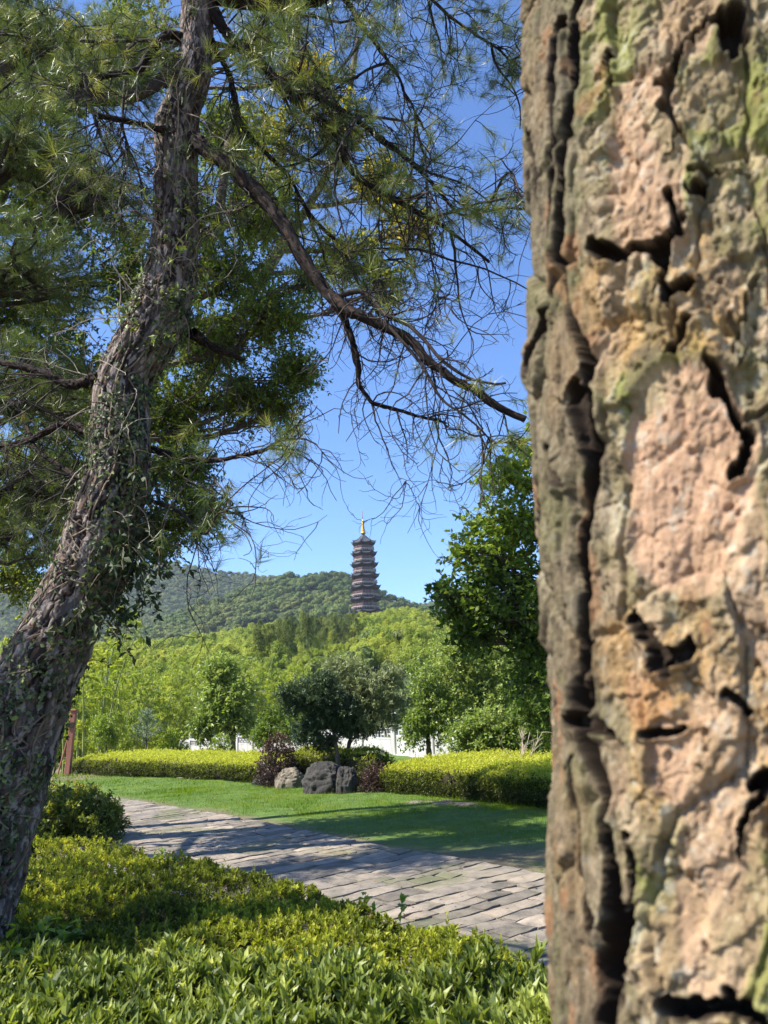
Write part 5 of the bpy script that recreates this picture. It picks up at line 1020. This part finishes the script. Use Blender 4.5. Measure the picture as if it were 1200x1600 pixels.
def rk(px0, px1, top, bot, Y=None, dy=.35, **k):
    b = gz((px0+px1)/2, bot); Y = b[1]+dy; a = at(px0, bot, Y)[0]; e = at(px1, bot, Y)[0]; h = at((px0+px1)/2, top, Y)[2]; return rock(c=((a+e)/2, Y, -.02), R=((e-a)/2*.97, dy*1.0, h*.93), **k)
rk(472, 546, 1191, 1241, label='largest dark grey boulder, square and upright at the lawn edge', mat=RK1, seed=3)
rk(526, 560, 1194, 1241, label='rounded grey boulder leaning on the right of the largest one', mat=RK1, seed=9, dy=.28)
rk(432, 478, 1199, 1231, label='tan sunlit boulder left of the largest one', mat=RK2, seed=14)
rk(396, 442, 1211, 1227, label='low flat dark rock at the end of the left hedge', mat=RK1, seed=21, dy=.22)
for q, (x, y, r_) in enumerate([(650, 1256, .12), (672, 1255, .10), (690, 1259, .14), (712, 1257, .10), (728, 1260, .13), (700, 1253, .10), (665, 1261, .07), (742, 1263, .08), (560, 1242, .08), (285, 1217, .10), (300, 1218, .08)]):
    c = gz(x, y); rock('small pale flat stone lying on the grass before the hedge', (c[0], c[1], -.01), (r_*1.3, r_*.8, r_*.42), RK2, 30+q, name='stone', group='small stones before the hedges')

# ---------------------------------------------------------------- white balustrade
WH = simplemat('white_stone', (.26, .25, .225), (.56, .55, .52), 2.2, .8, .006, (1, 1, .35))
A_ = at(619, 1178, 23); A_[2] = -.12; B_ = at(283, 1180, 45); B_[2] = -1.15
def balustrade():
    d = B_-A_; L = np.linalg.norm(d[:2]); n = 12; root = empty('stone_balustrade', A_, 'white carved stone balustrade glimpsed between the trees behind the hedges', 'fence')
    ks = list(range(-2, n+1)); a_ = math.atan2(d[1], d[0]); Rm = np.array([[math.cos(a_), -math.sin(a_), 0], [math.sin(a_), math.cos(a_), 0], [0, 0, 1]]); P = [A_+d*k/n for k in ks]
    for p_ in P:
        g = MB(); g.box(p_+[0, 0, .5], (.2, .2, 1.0), Rm, .015); g.lathe(p_, [(.085, 1.0), (.085, 1.04), (.11, 1.06), (.115, 1.1), (.11, 1.2), (.115, 1.22), (.1, 1.27), (.05, 1.30)], 14); g.build('post', WH, root)
    for p0, p1 in zip(P[:-1], P[1:]):
        m_ = (p0+p1)/2; l_ = np.linalg.norm(p1[:2]-p0[:2])-.2; sl = (p1[2]-p0[2])/np.linalg.norm(p1[:2]-p0[:2]); Sh = Rm.copy(); g = MB()
        def bx(u, z, w_, h_, dd=.1): g.box(m_+Rm@np.array([u, 0, 0])+[0, 0, z+u*sl], (w_, dd, h_), Rm)
        bx(0, .92, l_, .10, .14); bx(0, .60, l_, .05, .09); bx(0, .32, l_, .50, .08); bx(0, .04, l_+.1, .10, .22)
        for u in np.arange(-l_/2+.14, l_/2-.05, .2): bx(u, .745, .045, .24, .06)
        for j, u in enumerate(np.arange(-l_/2+.24, l_/2-.1, .2)): bx(u, .79 if j % 2 else .70, .155, .035, .055)
        g.build('panel', WH, root)
balustrade()

# ---------------------------------------------------------------- wooden post
PW_ = simplemat('red_timber', (.22, .085, .055), (.34, .15, .10), 6, .7, .004, (1, 1, .15))
c = gz(106, 1210); root = empty('wooden_post', c, 'leaning reddish brown timber post at the far left end of the hedge', 'post')
lean = np.array([[1, 0, .05], [0, 1, 0], [-.05, 0, 1]]); g = MB(); g.box(c+[.03, 0, .78], (.13, .13, 1.56), lean, .01); g.box(c+[.07, 0, 1.585], (.17, .17, .05), lean, .01); g.build('shaft', PW_, root)
g = MB(); g.box(c+[.04, -.09, 1.22], (.20, .02, .13), lean, .004); g.build('tag_plate', CORE, root); g = MB(); g.tubes(np.array([[c+[-.02, .1, 1.2], c+[-.3, .1, .0]]]), np.array([[.02, .02]]), 6); g.build('brace', PW_, root)

# bare pale shrub and near bush
def bare():
    c = gz(815, 1262); c = np.array([at(815, 1180, 14.2)[0], 14.2, .0]); root = empty('bare_shrub', c, 'leafless pale twiggy shrub poking above the right hedge', 'shrub'); g = MB(); n = 16
    T = walk(np.repeat(c[None], n, 0), rdir(n)*.45+np.array([0, 0, 1]), rng.uniform(.7, 1.0, n), 8, .1, 0); g.tubes(T, np.linspace(.012, .004, 8)[None].repeat(n, 0), 5); b, t, i, f = sub(T, 60, .4, 1); g.tubes(walk(b, nrm(t+rdir(60)*.7), rng.uniform(.1, .25, 60), 5, .1, 0), np.linspace(.005, .002, 5)[None].repeat(60, 0), 4); g.build('twig', simplemat('pale_twig', (.36, .28, .2), (.5, .42, .32), 9, .8, 0), root)
bare()
BZ = leafmat('bronze_leaf', [(0, (.05, .08, .012)), (.5, (.17, .21, .03)), (.8, (.36, .36, .05)), (1, (.52, .34, .09))], .35, .38, .5)
c = gz(130, 1310); shrub('broadleaf_bush', 'glossy green bush with bronze young tips beside the leaning trunk', 'bush', (c[0]-.1, c[1]-.2, 0), (.72, .6, .66), 1500, BZ, .062, .42, 10, .4, .45, tmpl=LEAF_F, slen=.11)
c = gz(60, 1300); shrub('broadleaf_bush', 'darker green bush behind the foot of the leaning pine', 'bush', (c[0]-.5, c[1]+.5, 0), (.8, .6, .7), 900, BZ, .06, .42, 9, .35, .3, slen=.11)
# ---------------------------------------------------------------- foreground planting
def bedtop(x, y):
    return .50+.05*fbm(np.c_[x*.9, y*.9, x*0], 3, 61)+.065*fbm(np.c_[x*4.5, y*4.5, x*0], 3, 62)+.05*np.clip((3.3-y)/1.2, 0, 1)
near_edge = np.array([gz(q[0], q[1]-4, .44)[:2] for q in [(-250, 1290), (-60, 1300), (70, 1312), (200, 1322), (330, 1350), (480, 1388), (600, 1440), (720, 1472), (850, 1512), (960, 1570)]]+[(1.0, 2.2), (1.2, 1.2)])
NE = catmull(np.c_[near_edge, np.zeros(len(near_edge))], 300)[:, :2]
def bed_in(x, y):
    """signed distance to the path side edge of the bed (positive inside)"""
    P = np.c_[x, y]; d = np.linalg.norm(P[:, None]-NE[None, ::2], axis=2); i = d.argmin(1)*2; t = np.gradient(NE, axis=0)[i]; n = nrm(np.c_[t[:, 1], -t[:, 0]]); n *= np.sign((n*(np.array([-.5, 1.0])-NE[i])).sum(1))[:, None]
    return ((P-NE[i])*n).sum(1)
def cand(n, yr):
    y = rng.uniform(*yr, n); x = rng.uniform(-.62, .42, n)*y-.15; s_ = bed_in(x, y); tr = np.hypot(x-.335, y-.79) > .3; k = (s_ > .0)&tr; return x[k], y[k], s_[k]
BX = leafmat('box_leaf', [(0, (.055, .075, .012)), (.35, (.15, .18, .02)), (.7, (.34, .365, .035)), (1, (.55, .53, .07))], .4, .5, .25)
AZ = leafmat('azalea_leaf', [(0, (.06, .09, .018)), (.4, (.19, .235, .045)), (.75, (.37, .41, .10)), (1, (.54, .55, .17))], .4, .42, .35)
STM = simplemat('shrub_stem', (.07, .05, .035), (.16, .12, .08), 20, .9, 0)
split = lambda x, y: 3.12+.14*fbm(np.c_[x*1.1, x*0, x*0], 2, 8)-.10*x     # azalea in front of this line, small leaved hedge behind
# dark core added below the leaves so light does not leak
def core(name, parent, inside, drop):
    xs = np.arange(-6.5, 2.0, .08); ys = np.arange(.9, 9.4, .08); X_, Y_ = np.meshgrid(xs, ys, indexing='ij'); x, y = X_.ravel(), Y_.ravel(); s_ = bed_in(x, y); ok = (s_ > .08)&inside(x, y)&(np.hypot(x-.335, y-.79) > .34)&(y > .9); h = np.where(ok, (bedtop(x, y)-drop)*np.clip(s_/.25, .3, 1), .0); g = MB(); idx = np.arange(x.size).reshape(X_.shape); q = np.stack([idx[:-1, :-1], idx[1:, :-1], idx[1:, 1:], idx[:-1, 1:]], -1).reshape(-1, 4); q = q[ok[q].any(1)]
    us, inv = np.unique(q, return_inverse=True); g.add(np.c_[x, y, h][us], inv.reshape(-1, 4)); g.build(name, CORE, parent)
box = empty('shrub_bed', (-1.2, 5, 0), 'low bed of tiny leaved yellow green box bushes along the near side of the path', 'shrub bed')
aza = empty('shrub_bed', (-.8, 2.6, 0), 'larger leaved azalea bushes along the bottom edge of the picture', 'shrub bed')
core('blocker_core', box, lambda x, y: y > split(x, y), .19); core('blocker_core', aza, lambda x, y: y <= split(x, y)+.08, .26)
def rosettes(mb, st, x, y, z, nleaf, L, W, tone, tmpl, tilt=.8, stem=.08, stemr=.0015, tiers=1):
    n = len(x); ax = nrm(rdir(n)*.38+np.array([0, 0, 1.])); top = np.c_[x, y, z]; st.tubes(np.stack([top-ax*stem, top-ax*stem*.5+rng.normal(0, .003, (n, 3)), top], 1), np.full((n, 3), stemr), 4)
    a0 = rng.random(n)*6.28; ref = nrm(np.cross(ax, np.array([1., .1, 0]))); ref2 = np.cross(ax, ref); t_ = tone
    for k in range(nleaf):
        a = a0+k*2.4+rng.normal(0, .2, n); el = tilt*(.25+.95*k/nleaf)+rng.normal(0, .15, n); r_ = ref*np.cos(a)[:, None]+ref2*np.sin(a)[:, None]; d = nrm(ax*np.cos(el)[:, None]+r_*np.sin(el)[:, None]); nn = nrm(ax*np.sin(el)[:, None]-r_*np.cos(el)[:, None]+rdir(n)*.15)
        b = top-ax*(stem*.55*k/nleaf)[..., None] if np.ndim(stem) else top-ax*(stem*.55*k/nleaf); l_ = L*rng.uniform(.7, 1.2, n)*(.65+.5*math.sin(min(1, (k+1)/nleaf*1.6)*1.57)); X_, Y_, Z_ = leaf_frames(d, nn, l_, W*rng.uniform(.8, 1.2, n)*l_/np.mean(L)); mb.inst(*tmpl, b, X_, Y_, Z_, np.clip(t_+rng.normal(0, .10, n)-.25*k/nleaf, 0, 1))
fo = MB(); st = MB()
x, y, s_ = cand(42000, (3.2, 9.4)); k = (y > split(x, y)-.02)&(fbm(np.c_[x*3.2, y*3.2, x*0], 3, 19) > -.42); x, y, s_ = x[k], y[k], s_[k]
p_keep = np.clip(1.4-.1*y, .45, 1); k = rng.random(len(x)) < p_keep; x, y, s_ = x[k], y[k], s_[k]
rim = np.clip(s_/.14, 0, 1); z = bedtop(x, y)*(.5+.5*np.sqrt(rim))-np.abs(rng.normal(0, .04, len(x))); tone = .50+.55*fbm(np.c_[x*1.4, y*1.4, x*0], 3, 91)+rng.normal(0, .12, len(x))
rosettes(fo, st, x, y, z, 9, np.full(len(x), .029), .0135, tone, LEAF_F, 1.15, .05, .0012)
k = rng.random(len(x)) < .035; rosettes(fo, st, x[k], y[k], z[k]+rng.uniform(.03, .07, k.sum()), 11, np.full(k.sum(), .022), .009, tone[k]+.2, LEAF_F, .9, .10, .0013)
st.build('stem', STM, box); fo.build('foliage', BX, box)
fo = MB(); st = MB()
x, y, s_ = cand(15000, (1.5, 4.0)); gapn = fbm(np.c_[x*5, y*5, x*0], 2, 17); k = (y < split(x, y)+.10)&(gapn > -.30); x, y, s_ = x[k], y[k], s_[k]; rim = np.clip(s_/.2, 0, 1)
n = len(x); k = rng.random(n) < .5; x, y, rim = x[k], y[k], rim[k]; z = (bedtop(x, y)+.03)*(.4+.6*np.sqrt(rim))-np.abs(rng.normal(0, .035, len(x)))+.03*(rng.random(len(x)) < .15); tone = .48+.5*fbm(np.c_[x*2, y*2, x*0], 3, 93)+rng.normal(0, .18, len(x))
rosettes(fo, st, x, y, z, 11, rng.uniform(.05, .086, len(x)), .0195, tone, LEAF_N, .85, .13, .0025)
st.build('stem', STM, aza); fo.build('foliage', AZ, aza)
# dead brown leaves caught in the foliage
x, y, s_ = cand(450, (2.0, 7.5)); k = s_ > .15; x, y = x[k], y[k]; n = len(x); O = np.c_[x, y, bedtop(x, y)-rng.uniform(.0, .07, n)]; dl = MB(); X_, Y_, Z_ = leaf_frames(rdir(n), nrm(rdir(n)*.8+[0, 0, .7]), rng.uniform(.02, .045, n), rng.uniform(.008, .018, n)); dl.inst(*LEAF_N, O, X_, Y_, Z_)
tag(dl.build('dead_leaves', bpy.data.materials['litter']), 'dry brown leaves caught among the low bushes in front', 'leaf litter', kind='stuff')
# taller weeds standing out of the bed
WD = leafmat('weed_leaf', [(0, (.10, .18, .02)), (1, (.26, .36, .05))], .45, .4, .4)
def weed(label, px, py, Y, n, leaf, hgt, name='weed', tmpl=LEAF_N):
    c = at(px, py, Y); base = np.array([c[0], Y, .25]); root = empty(name, base, label, 'plant', 'taller weeds in the bed'); st_ = MB(); f_ = MB(); T = walk(np.repeat(base[None], n, 0)+rng.normal(0, .05, (n, 3))*[1, 1, 0], rdir(n)*.3+np.array([0, 0, 1]), (c[2]-.25)*rng.uniform(.85, 1.1, n), 8, .1, 0); st_.tubes(T, np.linspace(.003, .0012, 8)[None].repeat(n, 0), 4)
    m_ = n*9; b, t, i, f = sub(T, m_, .55, 1); d = nrm(rdir(m_)*[1, 1, .5]+[0, 0, .25]); X_, Y_, Z_ = leaf_frames(d, nrm(rdir(m_)*.4+[0, -.2, 1]), rng.uniform(.6, 1.2, m_)*leaf, rng.uniform(.4, .7, m_)*leaf); f_.inst(*tmpl, b, X_, Y_, Z_); st_.build('stem', STM, root); f_.build('leaves', WD, root)
weed('broad leaved weed standing above the hedge edge near the middle of the path', 575, 1400, 4.35, 5, .055, .2)
weed('leafy weed at the bed edge right of the middle', 655, 1452, 3.9, 4, .045, .1); weed('leafy weed at the bed edge beside the near trunk', 800, 1492, 3.4, 4, .045, .1)
weed('tiny weed sprout on the far rim of the bed at the left', 312, 1342, 5.3, 2, .035, .1); weed('thin weed sprig rising from the rim of the bed left of centre', 255, 1325, 6.1, 4, .04, .1)
weed('dark leafy weed at the foot of the leaning trunk', 60, 1440, 3.7, 7, .07, .1)
# ---------------------------------------------------------------- air
g = MB(); g.box((0, 700, 130), (5000, 4960, 271)); m = bpy.data.materials.new('haze'); m.use_nodes = True; n = m.node_tree; n.nodes.clear(); o = n.nodes.new('ShaderNodeOutputMaterial'); v = n.nodes.new('ShaderNodeVolumePrincipled')
v.inputs['Color'].default_value = (.80, .88, 1, 1); v.inputs['Density'].default_value = .00013; v.inputs['Anisotropy'].default_value = .2; n.links.new(v.outputs[0], o.inputs['Volume']); tag(g.build('haze', m), kind='stuff')
